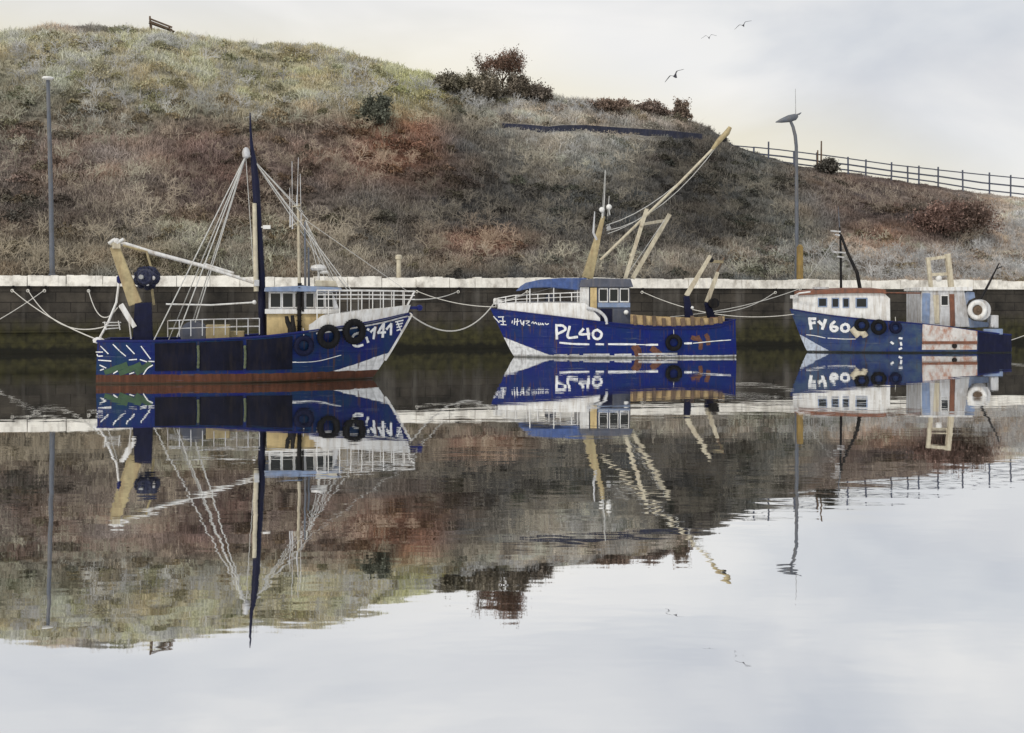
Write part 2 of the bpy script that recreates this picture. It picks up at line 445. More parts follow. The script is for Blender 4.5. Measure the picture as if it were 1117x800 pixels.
# ------------------------------------------------------------------ water
def watermat():
    m, nt, N, L, B = newmat('harbour_water')
    out = [x for x in N if x.type == 'OUTPUT_MATERIAL'][0]
    N.remove(B)
    tc = N.new('ShaderNodeTexCoord')
    mp = N.new('ShaderNodeMapping'); mp.inputs['Scale'].default_value = (0.55, 1.0, 1.0)
    L.new(tc.outputs['Object'], mp.inputs['Vector'])
    a = N.new('ShaderNodeTexNoise'); a.inputs['Scale'].default_value = 0.9; a.inputs['Detail'].default_value = 3; a.inputs['Roughness'].default_value = 0.5
    b = N.new('ShaderNodeTexNoise'); b.inputs['Scale'].default_value = 0.16; b.inputs['Detail'].default_value = 2
    L.new(mp.outputs[0], a.inputs['Vector']); L.new(mp.outputs[0], b.inputs['Vector'])
    b1 = N.new('ShaderNodeBump'); b1.inputs['Strength'].default_value = 1.0; b1.inputs['Distance'].default_value = 0.0042
    b2 = N.new('ShaderNodeBump'); b2.inputs['Strength'].default_value = 1.0; b2.inputs['Distance'].default_value = 0.009
    wpch = N.new('ShaderNodeTexNoise'); wpch.inputs['Scale'].default_value = 0.07; wpch.inputs['Detail'].default_value = 4
    L.new(mp.outputs[0], wpch.inputs['Vector'])
    wmr = N.new('ShaderNodeMapRange'); wmr.inputs['From Min'].default_value = 0.40; wmr.inputs['From Max'].default_value = 0.66
    wmr.inputs['To Min'].default_value = 0.35; wmr.inputs['To Max'].default_value = 1.5
    L.new(wpch.outputs['Fac'], wmr.inputs['Value']); L.new(wmr.outputs[0], b1.inputs['Strength'])
    L.new(a.outputs['Fac'], b1.inputs['Height']); L.new(b.outputs['Fac'], b2.inputs['Height']); L.new(b1.outputs[0], b2.inputs['Normal'])
    gl = N.new('ShaderNodeBsdfGlossy'); gl.inputs['Roughness'].default_value = 0.015
    gl.inputs['Color'].default_value = (0.96, 0.965, 0.97, 1)
    L.new(b2.outputs[0], gl.inputs['Normal'])
    df = N.new('ShaderNodeBsdfDiffuse'); df.inputs['Color'].default_value = (0.035, 0.035, 0.028, 1)
    mx = N.new('ShaderNodeMixShader'); mx.inputs['Fac'].default_value = 0.93
    L.new(df.outputs[0], mx.inputs[1]); L.new(gl.outputs[0], mx.inputs[2])
    L.new(mx.outputs[0], out.inputs['Surface'])
    return m
wm = MB().add([(-2500, -400, 0), (2500, -400, 0), (2500, 3500, 0), (-2500, 3500, 0)], [(0, 1, 2, 3)])
tag(wm.build('water', watermat()), 'calm grey harbour water mirroring boats and sky', 'water', kind='structure')

# ------------------------------------------------------------------ quay
QS = 0.30                                  # the quay runs back to the right
QT = math.atan(QS)
def quayD(u):
    k = (u - 558.5) / F
    return 86.2 / (1 - QS * k)
QZ = 4.74                                  # top of the coping
def qpoint(u, off=0.0, z=QZ):
    """point over the quay line at column u, 'off' metres behind the face"""
    k = (u - 558.5) / F
    y = (86.2 + off / math.cos(QT)) / (1 - QS * k)
    return Vector((k * y, y, z))

def wallmat():
    m, nt, N, L, B = newmat('quay_concrete')
    tc = N.new('ShaderNodeTexCoord'); sx = N.new('ShaderNodeSeparateXYZ'); L.new(tc.outputs['Object'], sx.inputs[0])
    cb = N.new('ShaderNodeCombineXYZ'); L.new(sx.outputs['X'], cb.inputs[0]); L.new(sx.outputs['Z'], cb.inputs[1])
    br = N.new('ShaderNodeTexBrick'); br.inputs['Scale'].default_value = 1.0
    br.inputs['Brick Width'].default_value = 1.7; br.inputs['Row Height'].default_value = 0.62; br.inputs['Mortar Size'].default_value = 0.026
    br.inputs['Mortar Smooth'].default_value = 0.4
    br.inputs['Color1'].default_value = (0.062, 0.056, 0.048, 1); br.inputs['Color2'].default_value = (0.040, 0.037, 0.033, 1); br.inputs['Mortar'].default_value = (0.022, 0.020, 0.018, 1)
    L.new(cb.outputs[0], br.inputs['Vector'])
    n = N.new('ShaderNodeTexNoise'); n.inputs['Scale'].default_value = 0.5; n.inputs['Detail'].default_value = 9; n.inputs['Roughness'].default_value = 0.68
    L.new(tc.outputs['Object'], n.inputs['Vector'])
    r = N.new('ShaderNodeValToRGB'); r.color_ramp.elements[0].position = 0.3; r.color_ramp.elements[0].color = (0.22, 0.22, 0.23, 1)
    r.color_ramp.elements[1].position = 0.72; r.color_ramp.elements[1].color = (1.45, 1.38, 1.28, 1)
    L.new(n.outputs['Fac'], r.inputs['Fac'])
    mu = N.new('ShaderNodeMixRGB'); mu.blend_type = 'MULTIPLY'; mu.inputs['Fac'].default_value = 1
    L.new(br.outputs['Color'], mu.inputs['Color1']); L.new(r.outputs['Color'], mu.inputs['Color2'])
    mp = N.new('ShaderNodeMapping'); mp.inputs['Scale'].default_value = (1.1, 1.1, 0.13); L.new(tc.outputs['Object'], mp.inputs['Vector'])
    ns = N.new('ShaderNodeTexNoise'); ns.inputs['Scale'].default_value = 1; ns.inputs['Detail'].default_value = 8; L.new(mp.outputs[0], ns.inputs['Vector'])
    rs = N.new('ShaderNodeValToRGB'); rs.color_ramp.elements[0].position = 0.52; rs.color_ramp.elements[0].color = (0, 0, 0, 1)
    rs.color_ramp.elements[1].position = 0.75; rs.color_ramp.elements[1].color = (0.55, 0.55, 0.55, 1); L.new(ns.outputs['Fac'], rs.inputs['Fac'])
    ms = N.new('ShaderNodeMixRGB'); L.new(rs.outputs['Color'], ms.inputs['Fac']); L.new(mu.outputs['Color'], ms.inputs['Color1']); ms.inputs['Color2'].default_value = (0.15, 0.14, 0.125, 1)
    # weed between the tide marks
    nz = N.new('ShaderNodeMath'); nz.operation = 'MULTIPLY_ADD'; L.new(ns.outputs['Fac'], nz.inputs[0]); nz.inputs[1].default_value = 1.6; L.new(sx.outputs['Z'], nz.inputs[2])
    mr_ = N.new('ShaderNodeMapRange'); mr_.inputs['From Min'].default_value = 1.9; mr_.inputs['From Max'].default_value = 3.0
    mr_.inputs['To Min'].default_value = 0.88; mr_.inputs['To Max'].default_value = 0; L.new(nz.outputs[0], mr_.inputs['Value'])
    nw = N.new('ShaderNodeTexNoise'); nw.inputs['Scale'].default_value = 2.2; nw.inputs['Detail'].default_value = 8; L.new(tc.outputs['Object'], nw.inputs['Vector'])
    rw = N.new('ShaderNodeValToRGB'); rw.color_ramp.elements[0].position = 0.3; rw.color_ramp.elements[0].color = (0.014, 0.014, 0.007, 1)
    rw.color_ramp.elements[1].position = 0.7; rw.color_ramp.elements[1].color = (0.056, 0.052, 0.018, 1); L.new(nw.outputs['Fac'], rw.inputs['Fac'])
    mw = N.new('ShaderNodeMixRGB'); L.new(mr_.outputs[0], mw.inputs['Fac']); L.new(ms.outputs['Color'], mw.inputs['Color1']); L.new(rw.outputs['Color'], mw.inputs['Color2'])
    wet = N.new('ShaderNodeMath'); wet.operation = 'MULTIPLY_ADD'; L.new(nw.outputs['Fac'], wet.inputs[0]); wet.inputs[1].default_value = 0.5; L.new(sx.outputs['Z'], wet.inputs[2])
    wl_ = N.new('ShaderNodeMapRange'); wl_.inputs['From Min'].default_value = 0.5; wl_.inputs['From Max'].default_value = 0.75; wl_.inputs['To Min'].default_value = 0.85; wl_.inputs['To Max'].default_value = 0.0; L.new(wet.outputs[0], wl_.inputs['Value'])
    mwet = N.new('ShaderNodeMixRGB'); L.new(wl_.outputs[0], mwet.inputs['Fac']); L.new(mw.outputs['Color'], mwet.inputs['Color1']); mwet.inputs['Color2'].default_value = (0.008, 0.008, 0.006, 1)
    L.new(mwet.outputs['Color'], B.inputs['Base Color']); B.inputs['Roughness'].default_value = 0.85; B.inputs['Specular IOR Level'].default_value = 0.25
    ad = N.new('ShaderNodeMath'); ad.operation = 'MULTIPLY_ADD'; L.new(br.outputs['Fac'], ad.inputs[0]); ad.inputs[1].default_value = -0.6; L.new(nw.outputs['Fac'], ad.inputs[2])
    bm_ = N.new('ShaderNodeBump'); bm_.inputs['Strength'].default_value = 0.8; bm_.inputs['Distance'].default_value = 0.06
    L.new(ad.outputs[0], bm_.inputs['Height']); L.new(bm_.outputs[0], B.inputs['Normal'])
    return m
M['quay'] = wallmat()
M['coping'] = pm('whitewashed_stone', (0.86, 0.83, 0.76), 0.85, 0.15, 1.6, dirt=(0.30, 0.27, 0.23), damt=0.45, dscale=(1.2, 1.2, 1.0), bump=0.8, bscale=9)
M['gravel'] = pm('quay_gravel', (0.24, 0.21, 0.17), 0.9, 0.35, 1.5, bump=0.5, bscale=8)

quay = empty('quay_wall', (0, 86.2, 0), QT)
tag(quay, 'long dark stone quay wall with whitewashed coping and weedy foot', 'wall')
q = MB()
q.add([(-170, 0.06, -2), (190, 0.06, -2), (190, 0, 4.08), (-170, 0, 4.08), (-170, 1.2, -2), (190, 1.2, -2), (190, 1.2, 4.08), (-170, 1.2, 4.08)],
      [(0, 1, 2, 3), (7, 6, 5, 4), (3, 2, 6, 7), (0, 4, 5, 1), (0, 3, 7, 4), (1, 5, 6, 2)])
q.build('stone_face', M['quay'], quay)
q = MB(); x = -170.0
while x < 190:
    L_ = random.uniform(1.6, 2.6); h = random.uniform(0.60, 0.70); dy = random.uniform(-0.03, 0.03)
    x1 = x + L_ - random.uniform(0.02, 0.05)
    sk = random.uniform(-0.03, 0.03)
    # rough blocks: the top edge is broken into short uneven facets
    k = 5
    for i in range(k):
        xa = x + (x1 - x) * i / k; xb = x + (x1 - x) * (i + 1) / k
        ha = 4.083 + h + sk * (i / k) + random.uniform(-0.035, 0.03); hb = ha + random.uniform(-0.02, 0.02)
        yf = -0.14 + dy + random.uniform(-0.02, 0.02)
        q.add([(xa, yf, 4.083), (xb, yf, 4.083), (xb, 0.72, 4.083), (xa, 0.72, 4.083),
               (xa, yf + 0.04, ha), (xb, yf + 0.04, hb), (xb, 0.70, hb), (xa, 0.70, ha)],
              [(3, 2, 1, 0), (4, 5, 6, 7), (0, 1, 5, 4), (1, 2, 6, 5), (2, 3, 7, 6), (3, 0, 4, 7)])
    x += L_
q.build('coping', M['coping'], quay)
q = MB()
for (u) in (15, 32, 50, 98, 455, 500, 575, 700, 845):
    p = qpoint(u, 0, 0); lx = p.x / math.cos(QT)
    q.torus((lx, -0.20, 3.95), (0, 1, 0.2), 0.13, 0.03, 16, 8)
    q.box((lx, -0.08, 4.02), (0.1, 0.2, 0.1))
q.build('mooring_rings', M['black'], quay)
lq = MB()
lq.box((-43, -0.03, 1.32), (34, 0.22, 0.07))
lq.build('ledge', M['quay'], quay)
dk = MB()
for a, b in ((-400, 1700),):
    n = 40
    vs, fs = [], []
    for i in range(n + 1):
        u = a + (b - a) * i / n
        vs += [qpoint(u, 0.66, 4.3), qpoint(u, 8.5, 4.34)]
    for i in range(n): fs.append((2 * i, 2 * i + 2, 2 * i + 3, 2 * i + 1))
    dk.add(vs, fs)
tag(dk.build('quay_road', M['gravel']), 'gravel road along the top of the quay', 'road', kind='structure')

# ------------------------------------------------------------------ hillside
CREST = [(-700, 62), (-420, 48), (-200, 42), (-60, 40), (0, 37), (25, 33), (50, 28), (100, 27), (150, 29), (200, 37), (250, 45), (300, 46), (340, 47), (370, 54),
         (410, 64), (440, 72), (470, 82), (500, 92), (540, 98), (590, 104), (640, 109), (700, 116), (740, 125), (772, 138), (800, 155),
         (830, 167), (870, 179), (920, 186), (960, 192), (1010, 199), (1060, 208), (1117, 214), (1200, 224), (1400, 236), (1700, 262), (1900, 275)]
cu = np.array([c[0] for c in CREST], float); cv = np.array([c[1] for c in CREST], float)
FOOT, BACK = 6.5, 44.0

def vnoise(x, y, sc, seed):
    return mnoise.noise(Vector((x / sc + seed * 17.3, y / sc - seed * 5.1, seed * 3.7)))

def hill(u, v):
    """terrain point: u picture column, v 0 at the foot .. 1 crest .. >1 behind the crest"""
    k = (u - 558.5) / F
    den = (1 - QS * k) * math.cos(QT)
    Df = quayD(u) + FOOT / den
    Dc = quayD(u) + BACK / den
    yc = float(np.interp(u, cu, cv)) + 2.5
    zc = H + (HY - yc) / F * Dc
    if v <= 1:
        D = Df + (Dc - Df) * v
        s = v * v * (3 - 2 * v)
        z = 4.35 + (zc - 4.35) * (0.72 * v + 0.28 * s)
        x = k * D
        a = math.sin(math.pi * v)
        z += a * (1.3 * vnoise(x, D, 13, 1) + 0.7 * vnoise(x, D, 5, 2)) + min(1, 4 * v) * 0.22 * vnoise(x, D, 1.6, 3)
    else:
        D = Dc + (v - 1) * 90
        x = k * D
        z = zc - (D - Dc) * 0.10 + 0.22 * vnoise(x, D, 1.6, 3)
    return Vector((x, D, z))

def hillpt(u, py):
    """the point of the slope seen at picture position (u, py)"""
    lo, hi = 0.0, 1.0
    for _ in range(28):
        m = (lo + hi) / 2
        if project(hill(u, m))[1] > py: lo = m
        else: hi = m
    return hill(u, lo)

# what grows where: (column, row, half width, half height, colour, weight)
BASE = [(-300, 60, 420, 60, (133, 127, 96), 1.2), (60, 60, 160, 42, (148, 140, 106), 1.6), (280, 78, 150, 46, (147, 138, 100), 1.6), (440, 95, 55, 35, (146, 140, 88), 1.5),
        (100, 180, 150, 50, (112, 92, 80), 1.4), (120, 120, 110, 26, (122, 112, 90), 1.0), (-250, 190, 300, 70, (108, 94, 80), 1.0),
        (20, 105, 55, 28, (82, 84, 74), 1.5), (60, 235, 90, 30, (74, 67, 62), 1.5), (150, 205, 60, 40, (106, 98, 86), 1.0),
        (212, 170, 40, 48, (84, 60, 53), 2.0), (245, 208, 45, 35, (82, 60, 54), 1.8), (75, 30, 40, 10, (118, 96, 100), 2.0),
        (180, 112, 22, 12, (146, 140, 76), 1.6), (270, 90, 25, 12, (142, 136, 78), 1.3), (445, 92, 25, 14, (150, 148, 66), 1.6),
        (340, 165, 60, 50, (100, 80, 70), 1.4), (435, 160, 44, 32, (132, 82, 52), 2.3), (480, 190, 40, 26, (106, 78, 60), 1.3), (410, 125, 20, 14, (72, 74, 64), 1.8),
        (530, 195, 90, 70, (60, 58, 56), 2.4), (400, 240, 90, 40, (90, 82, 73), 1.2), (250, 260, 110, 26, (114, 103, 84), 1.1), (60, 275, 130, 20, (98, 88, 70), 1.2),
        (520, 267, 42, 14, (130, 84, 54), 2.0), (430, 280, 80, 14, (108, 98, 82), 1.1), (600, 155, 75, 40, (140, 134, 120), 1.5), (560, 120, 60, 20, (140, 130, 112), 1.2),
        (680, 125, 90, 14, (126, 114, 102), 1.2), (650, 215, 90, 50, (80, 78, 73), 1.4), (760, 220, 55, 50, (50, 47, 45), 2.4), (690, 245, 70, 32, (70, 66, 62), 1.5),
        (810, 195, 50, 40, (84, 82, 76), 1.3), (850, 232, 60, 50, (76, 76, 70), 1.5), (900, 200, 40, 22, (102, 84, 72), 1.1), (860, 280, 120, 16, (122, 114, 102), 1.3),
        (950, 222, 70, 26, (86, 70, 64), 1.6), (1030, 238, 60, 34, (70, 57, 54), 2.2), (965, 262, 40, 20, (124, 94, 72), 1.6), (1020, 215, 60, 10, (136, 118, 102), 1.1),
        (1108, 235, 34, 50, (164, 148, 130), 2.0), (1060, 285, 90, 14, (130, 118, 104), 1.2), (1300, 250, 180, 60, (134, 116, 98), 1.0), (690, 287, 160, 10, (112, 104, 92), 1.0)]
BA = np.array([[b[0], b[1], b[2], b[3], b[5]] for b in BASE], float)
BC = np.array([lin(*b[4]) for b in BASE], float)
ALB = 1.95
BC = 0.60 * BC + 0.40 * BC.mean(1, keepdims=True)
def growth(px, py):
    """albedo of the vegetation (arrays of picture columns and rows)"""
    px = np.asarray(px, float)[:, None]; py = np.asarray(py, float)[:, None]
    d = ((px - BA[:, 0]) / (BA[:, 2] * 1.1)) ** 2 + ((py - BA[:, 1]) / (BA[:, 3] * 1.1)) ** 2
    wt = BA[:, 4] * np.exp(-d * 1.1) ** 1.4 + 1e-9
    far = 1e-4 / (1 + d)
    wt = wt + far
    return (wt[:, :, None] * BC[None]).sum(1) / wt.sum(1)[:, None] * ALB

def colmesh(name, verts, faces_flat, nloop, cols, mat):
    """fast mesh: all faces have nloop corners; one colour per vertex"""
    me = bpy.data.meshes.new(name)
    nv, nf = len(verts), len(faces_flat) // nloop
    me.vertices.add(nv); me.vertices.foreach_set('co', np.asarray(verts, np.float32).ravel())
    me.loops.add(nf * nloop); me.loops.foreach_set('vertex_index', np.asarray(faces_flat, np.int32))
    me.polygons.add(nf); me.polygons.foreach_set('loop_start', np.arange(0, nf * nloop, nloop, dtype=np.int32))
    me.update(calc_edges=True)
    ca = me.color_attributes.new('growth', 'FLOAT_COLOR', 'POINT')
    c4 = np.ones((nv, 4), np.float32); c4[:, :3] = cols
    ca.data.foreach_set('color', c4.ravel())
    me.materials.append(mat)
    o = bpy.data.objects.new(name, me); COL.objects.link(o)
    return o

def attrmat(name, rough=0.9, noise=0.0, transl=0.0, bump=0.0):
    m, nt, N, L, B = newmat(name)
    at = N.new('ShaderNodeAttribute'); at.attribute_name = 'growth'
    out = at.outputs['Color']
    if noise:
        tc = N.new('ShaderNodeTexCoord')
        n = N.new('ShaderNodeTexNoise'); n.inputs['Scale'].default_value = 1.4; n.inputs['Detail'].default_value = 9; n.inputs['Roughness'].default_value = 0.7
        L.new(tc.outputs['Object'], n.inputs['Vector'])
        r = N.new('ShaderNodeValToRGB'); r.color_ramp.elements[0].position = 0.35; r.color_ramp.elements[0].color = (1 - noise, 1 - noise, 1 - noise, 1)
        r.color_ramp.elements[1].position = 0.68; r.color_ramp.elements[1].color = (1 + noise, 1 + noise, 1 + noise, 1)
        L.new(n.outputs['Fac'], r.inputs['Fac'])
        mu = N.new('ShaderNodeMixRGB'); mu.blend_type = 'MULTIPLY'; mu.inputs['Fac'].default_value = 1
        L.new(out, mu.inputs['Color1']); L.new(r.outputs['Color'], mu.inputs['Color2']); out = mu.outputs['Color']
        if bump:
            bb = N.new('ShaderNodeBump'); bb.inputs['Strength'].default_value = bump; bb.inputs['Distance'].default_value = 0.3
            L.new(n.outputs['Fac'], bb.inputs['Height']); L.new(bb.outputs[0], B.inputs['Normal'])
    L.new(out, B.inputs['Base Color']); B.inputs['Roughness'].default_value = rough
    B.inputs['Specular IOR Level'].default_value = 0.15
    return m
M['soil'] = attrmat('hillside_soil_and_turf', 0.95, 0.35, bump=0.6)
M['scrub'] = attrmat('scrub_stems_and_leaves', 0.9)

us = np.concatenate([np.linspace(-700, -100, 40, endpoint=False), np.linspace(-100, 1220, 330, endpoint=False), np.linspace(1220, 1900, 40)])
vsn = np.concatenate([np.linspace(0, 1, 90), np.linspace(1.012, 1.1, 6), np.linspace(1.2, 3.0, 12)])
TV = np.array([[tuple(hill(u, v)) for v in vsn] for u in us])
nu, nvv = len(us), len(vsn)
flat = TV.reshape(-1, 3)
pxs, pys = 558.5 + F * flat[:, 0] / flat[:, 1], HY - F * (flat[:, 2] - H) / flat[:, 1]
ii, jj = np.meshgrid(np.arange(nu - 1), np.arange(nvv - 1), indexing='ij')
a0 = (ii * nvv + jj).ravel()
ff = np.stack([a0, a0 + nvv, a0 + nvv + 1, a0 + 1], 1).ravel()
hill_o = colmesh('hillside', flat, ff, 4, growth(pxs, pys) * 0.8, M['soil'])
tag(hill_o, 'steep hillside of brown soil and turf behind the quay', 'hillside', kind='structure')

def hill_samples(n, u0=-160, u1=1280, v0=0.0, v1=1.0, dens=None):
    """random points on the slope, about even by area"""
    uu = rng.uniform(u0, u1, n); vv = rng.uniform(v0, v1, n)
    fi = np.interp(uu, us, np.arange(nu)); fj = np.interp(vv, vsn, np.arange(nvv))
    i0 = np.clip(fi.astype(int), 0, nu - 2); j0 = np.clip(fj.astype(int), 0, nvv - 2)
    a = (fi - i0)[:, None]; b = (fj - j0)[:, None]
    P = TV[i0, j0] * (1 - a) * (1 - b) + TV[i0 + 1, j0] * a * (1 - b) + TV[i0, j0 + 1] * (1 - a) * b + TV[i0 + 1, j0 + 1] * a * b
    return P

def smooth_noise(P, sc, seed):
    return np.array([mnoise.noise(Vector((p[0] / sc + seed * 9.1, p[1] / sc, p[2] / sc - seed * 4.4))) for p in P])

def blades(P, per, length, width, spread, lean, cols, tip=1.25, root=0.75, droop=0.25, hvar=0.4):
    """tufts of stems: every stem is a bent strip of two quads; returns verts, faces, colours"""
    n = len(P) * per
    base = np.repeat(P, per, 0) + np.concatenate([rng.normal(0, spread, (n, 2)), np.zeros((n, 1))], 1)
    ang = rng.uniform(0, 2 * np.pi, n)
    ln = (np.repeat(length, per) if np.ndim(length) else length) * rng.uniform(1 - hvar, 1 + hvar, n)
    tilt = np.abs(rng.normal(0, lean, n))
    dirv = np.stack([np.cos(ang) * np.sin(tilt), np.sin(ang) * np.sin(tilt), np.cos(tilt)], 1)
    sa = rng.uniform(0, np.pi, n)
    side = np.stack([np.cos(sa), np.sin(sa) * 0.5, rng.normal(0, 0.3, n)], 1)
    side -= dirv * (side * dirv).sum(1)[:, None]
    side /= np.linalg.norm(side, axis=1)[:, None] + 1e-9
    wd = (width * rng.uniform(0.6, 1.5, n))[:, None]
    bend = np.stack([rng.normal(0, 0.22, n), rng.normal(0, 0.22, n), -np.abs(rng.normal(0, droop, n))], 1) * ln[:, None]
    p0 = base - np.array([0, 0, 0.05]); p1 = base + dirv * (ln * 0.55)[:, None]; p2 = base + dirv * ln[:, None] + bend
    V = np.stack([p0 - side * wd * 0.5, p0 + side * wd * 0.5, p1 - side * wd * 0.5, p1 + side * wd * 0.5, p2 - side * wd * 0.15, p2 + side * wd * 0.15], 1)
    c = np.repeat(cols, per, 0) * rng.uniform(0.7, 1.35, n)[:, None]
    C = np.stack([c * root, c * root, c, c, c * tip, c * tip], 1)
    o = (np.arange(n) * 6)[:, None]
    Fq = np.concatenate([o + np.array([[0, 1, 3, 2]]), o + np.array([[2, 3, 5, 4]])], 1).ravel()
    return V.reshape(-1, 3), Fq, C.reshape(-1, 3)

# -- low scrub, bracken and grass over the slope
WALLX = [545, 575, 598, 615, 640, 672, 705, 738, 770]; WALLY = [134.5, 136, 138.2, 136.6, 136.6, 139, 141, 143.4, 146.2]
def by_wall(px, py):
    y = np.interp(px, WALLX, WALLY)
    return (px > 546) & (px < 770) & (py > y - 1) & (py < y + 13)
def pxy(P): return 558.5 + F * P[:, 0] / P[:, 1], HY - F * (P[:, 2] - H) / P[:, 1]
P = hill_samples(64000)
px, py = pxy(P)
nn = smooth_noise(P, 2.0, 1); n3 = smooth_noise(P, 6.5, 2)
keep = (nn + 0.6 * n3) > rng.uniform(-1.0, 0.15, len(P))
P, px, py, nn, n3 = P[keep], px[keep], py[keep], nn[keep], n3[keep]
hue = smooth_noise(P, 3.2, 5)[:, None]
g = growth(px, py) * np.clip(1 + 0.75 * nn + 0.85 * n3, 0.3, 2.2)[:, None] * (1 + hue * np.array([[0.16, 0.02, -0.12]]))
g = np.clip(g, 0.006, 0.6)
top_edge = np.interp(px, cu, cv)
short = np.where((px > 775) & (py < top_edge + 9), 0.35, 1.0) * np.where(by_wall(px, py), 0.3, 1.0)
ln = 0.40 * (1 + 0.9 * np.clip(nn + n3, -0.5, 1.0)) * short
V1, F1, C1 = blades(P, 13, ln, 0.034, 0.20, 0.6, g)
o = colmesh('scrub_cover', V1, F1, 4, C1, M['scrub'])
tag(o, 'low brown bracken heather and grass covering the whole hillside', 'scrub', kind='stuff')

# -- dense knots of gorse and heather: small leaves through a dome
P = hill_samples(1500, -140, 1260, 0.02, 0.97)
px, py = pxy(P); n3 = smooth_noise(P, 8.0, 12)
keep = (n3 > rng.uniform(-0.35, 0.5, len(P))) & ~((px > 770) & (py < np.interp(px, cu, cv) + 14)) & ~by_wall(px, py)
P, px, py = P[keep], px[keep], py[keep]
LV, LF, LC = [], [], []
per = 420
for i in range(len(P)):
    r_ = rng.uniform(0.45, 1.25); hgt = r_ * rng.uniform(0.55, 0.95)
    d = rng.normal(0, 1, (per, 3)); d /= np.linalg.norm(d, axis=1)[:, None]; d[:, 2] = np.abs(d[:, 2])
    rad = rng.uniform(0.45, 1.0, per) ** 0.5
    lump = 1 + 0.28 * np.sin(d[:, 0] * 5 + i) * np.cos(d[:, 2] * 6 + i * 1.7)
    c = P[i] + d * np.array([r_, r_, hgt]) * (rad * lump)[:, None] - np.array([0, 0, 0.1])
    s_ = 0.055 * rng.uniform(0.6, 1.5, per)[:, None]
    a_ = rng.normal(0, 1, (per, 3)); a_ /= np.linalg.norm(a_, axis=1)[:, None]
    b_ = np.cross(a_, rng.normal(0, 1, (per, 3))); b_ /= np.linalg.norm(b_, axis=1)[:, None] + 1e-9
    V = np.stack([c - a_ * s_ * 1.6, c + b_ * s_, c + a_ * s_ * 1.6, c - b_ * s_], 1)
    base = growth(px[i:i + 1], py[i:i + 1])[0] * rng.uniform(0.45, 0.95) * np.array([rng.uniform(0.9, 1.1), 1.0, rng.uniform(0.8, 1.0)])
    cc = base * rng.uniform(0.7, 1.35, per)[:, None]
    LF.append((np.arange(per * 4) + len(LV) * per * 4)); LV.append(V.reshape(-1, 3)); LC.append(np.repeat(cc, 4, 0))
o = colmesh('heather_clumps', np.concatenate(LV), np.concatenate(LF), 4, np.clip(np.concatenate(LC), 0.005, 0.5), M['scrub'])
tag(o, 'dense dark heather and gorse clumps dotted through the scrub', 'heather', kind='stuff')

# -- bare pale stems standing out of the scrub: fans of thin twigs
P = hill_samples(13000, -140, 1260, 0.0, 0.98)
px, py = pxy(P); nk = smooth_noise(P, 4.5, 7)
keep = (nk > rng.uniform(-0.6, 0.35, len(P))) & ~((px > 770) & (py < np.interp(px, cu, cv) + 12)) & ~by_wall(px, py)
P, px, py = P[keep], px[keep], py[keep]
g = growth(px, py); lum = g.mean(1, keepdims=True)
c = np.clip((0.5 * g + 0.5 * lum * np.array([[1.12, 1.0, 0.78]])) * 2.2, 0, 0.52) * rng.uniform(0.7, 1.2, len(P))[:, None]
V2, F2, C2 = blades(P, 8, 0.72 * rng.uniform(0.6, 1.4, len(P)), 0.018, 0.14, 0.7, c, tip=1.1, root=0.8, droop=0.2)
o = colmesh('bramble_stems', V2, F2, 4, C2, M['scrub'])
tag(o, 'pale bare bramble stems standing out of the scrub', 'brambles', kind='stuff')

# -- leafless shrubs: stems that fork four times, pale against the scrub
def bare_shrubs(n):
    P = hill_samples(n, -140, 1260, 0.01, 0.93)
    px, py = pxy(P); nk = smooth_noise(P, 9.0, 23)
    keep = (nk > rng.uniform(-0.45, 0.30, len(P))) & ~((px > 770) & (py < np.interp(px, cu, cv) + 26)) & ~by_wall(px, py - 14) & ~by_wall(px, py)
    P, px, py = P[keep], px[keep], py[keep]
    size = rng.uniform(0.6, 1.35, len(P))
    g = growth(px, py); lum = g.mean(1, keepdims=True)
    c = np.clip((0.4 * g + 0.6 * lum * np.array([[1.13, 1.0, 0.76]])) * 2.1, 0, 0.5) * rng.uniform(0.65, 1.25, len(P))[:, None]
    k = 6
    B0 = np.repeat(P, k, 0) + rng.normal(0, 0.10, (len(P) * k, 3)) * np.array([1, 1, 0.2]); S0 = np.repeat(size, k); C0 = np.repeat(c, k, 0)
    D0 = rng.normal(0, 0.55, (len(B0), 3)); D0[:, 2] = 1.0; D0[:, 1] -= 0.25
    VV, FF, CC = [], [], []; off = 0; wd = 0.019
    for lev in range(5):
        D0 /= np.linalg.norm(D0, axis=1)[:, None]
        ln = 0.42 * S0 * (0.80 ** lev) * rng.uniform(0.7, 1.3, len(B0))
        B1 = B0 + D0 * ln[:, None]
        side = np.cross(D0, np.array([0, 1.0, 0])); side /= np.linalg.norm(side, axis=1)[:, None] + 1e-9
        w0, w1_ = wd * 0.78 ** lev, wd * 0.78 ** (lev + 1)
        V = np.stack([B0 - side * w0, B0 + side * w0, B1 + side * w1_, B1 - side * w1_], 1).reshape(-1, 3)
        VV.append(V); FF.append(np.arange(len(V)) + off); CC.append(np.repeat(C0, 4, 0)); off += len(V)
        if lev < 4:
            B0 = np.repeat(B1, 2, 0); S0 = np.repeat(S0, 2); C0 = np.repeat(C0, 2, 0)
            D0 = np.repeat(D0, 2, 0) + rng.normal(0, 0.52, (len(B0), 3)); D0[:, 2] -= 0.06
    return np.concatenate(VV), np.concatenate(FF), np.concatenate(CC)
V2, F2, C2 = bare_shrubs(1500)
o = colmesh('leafless_shrubs', V2, F2, 4, C2, M['scrub'])
tag(o, 'thickets of pale leafless shrubs with forking stems on the slope', 'shrubs', kind='stuff')

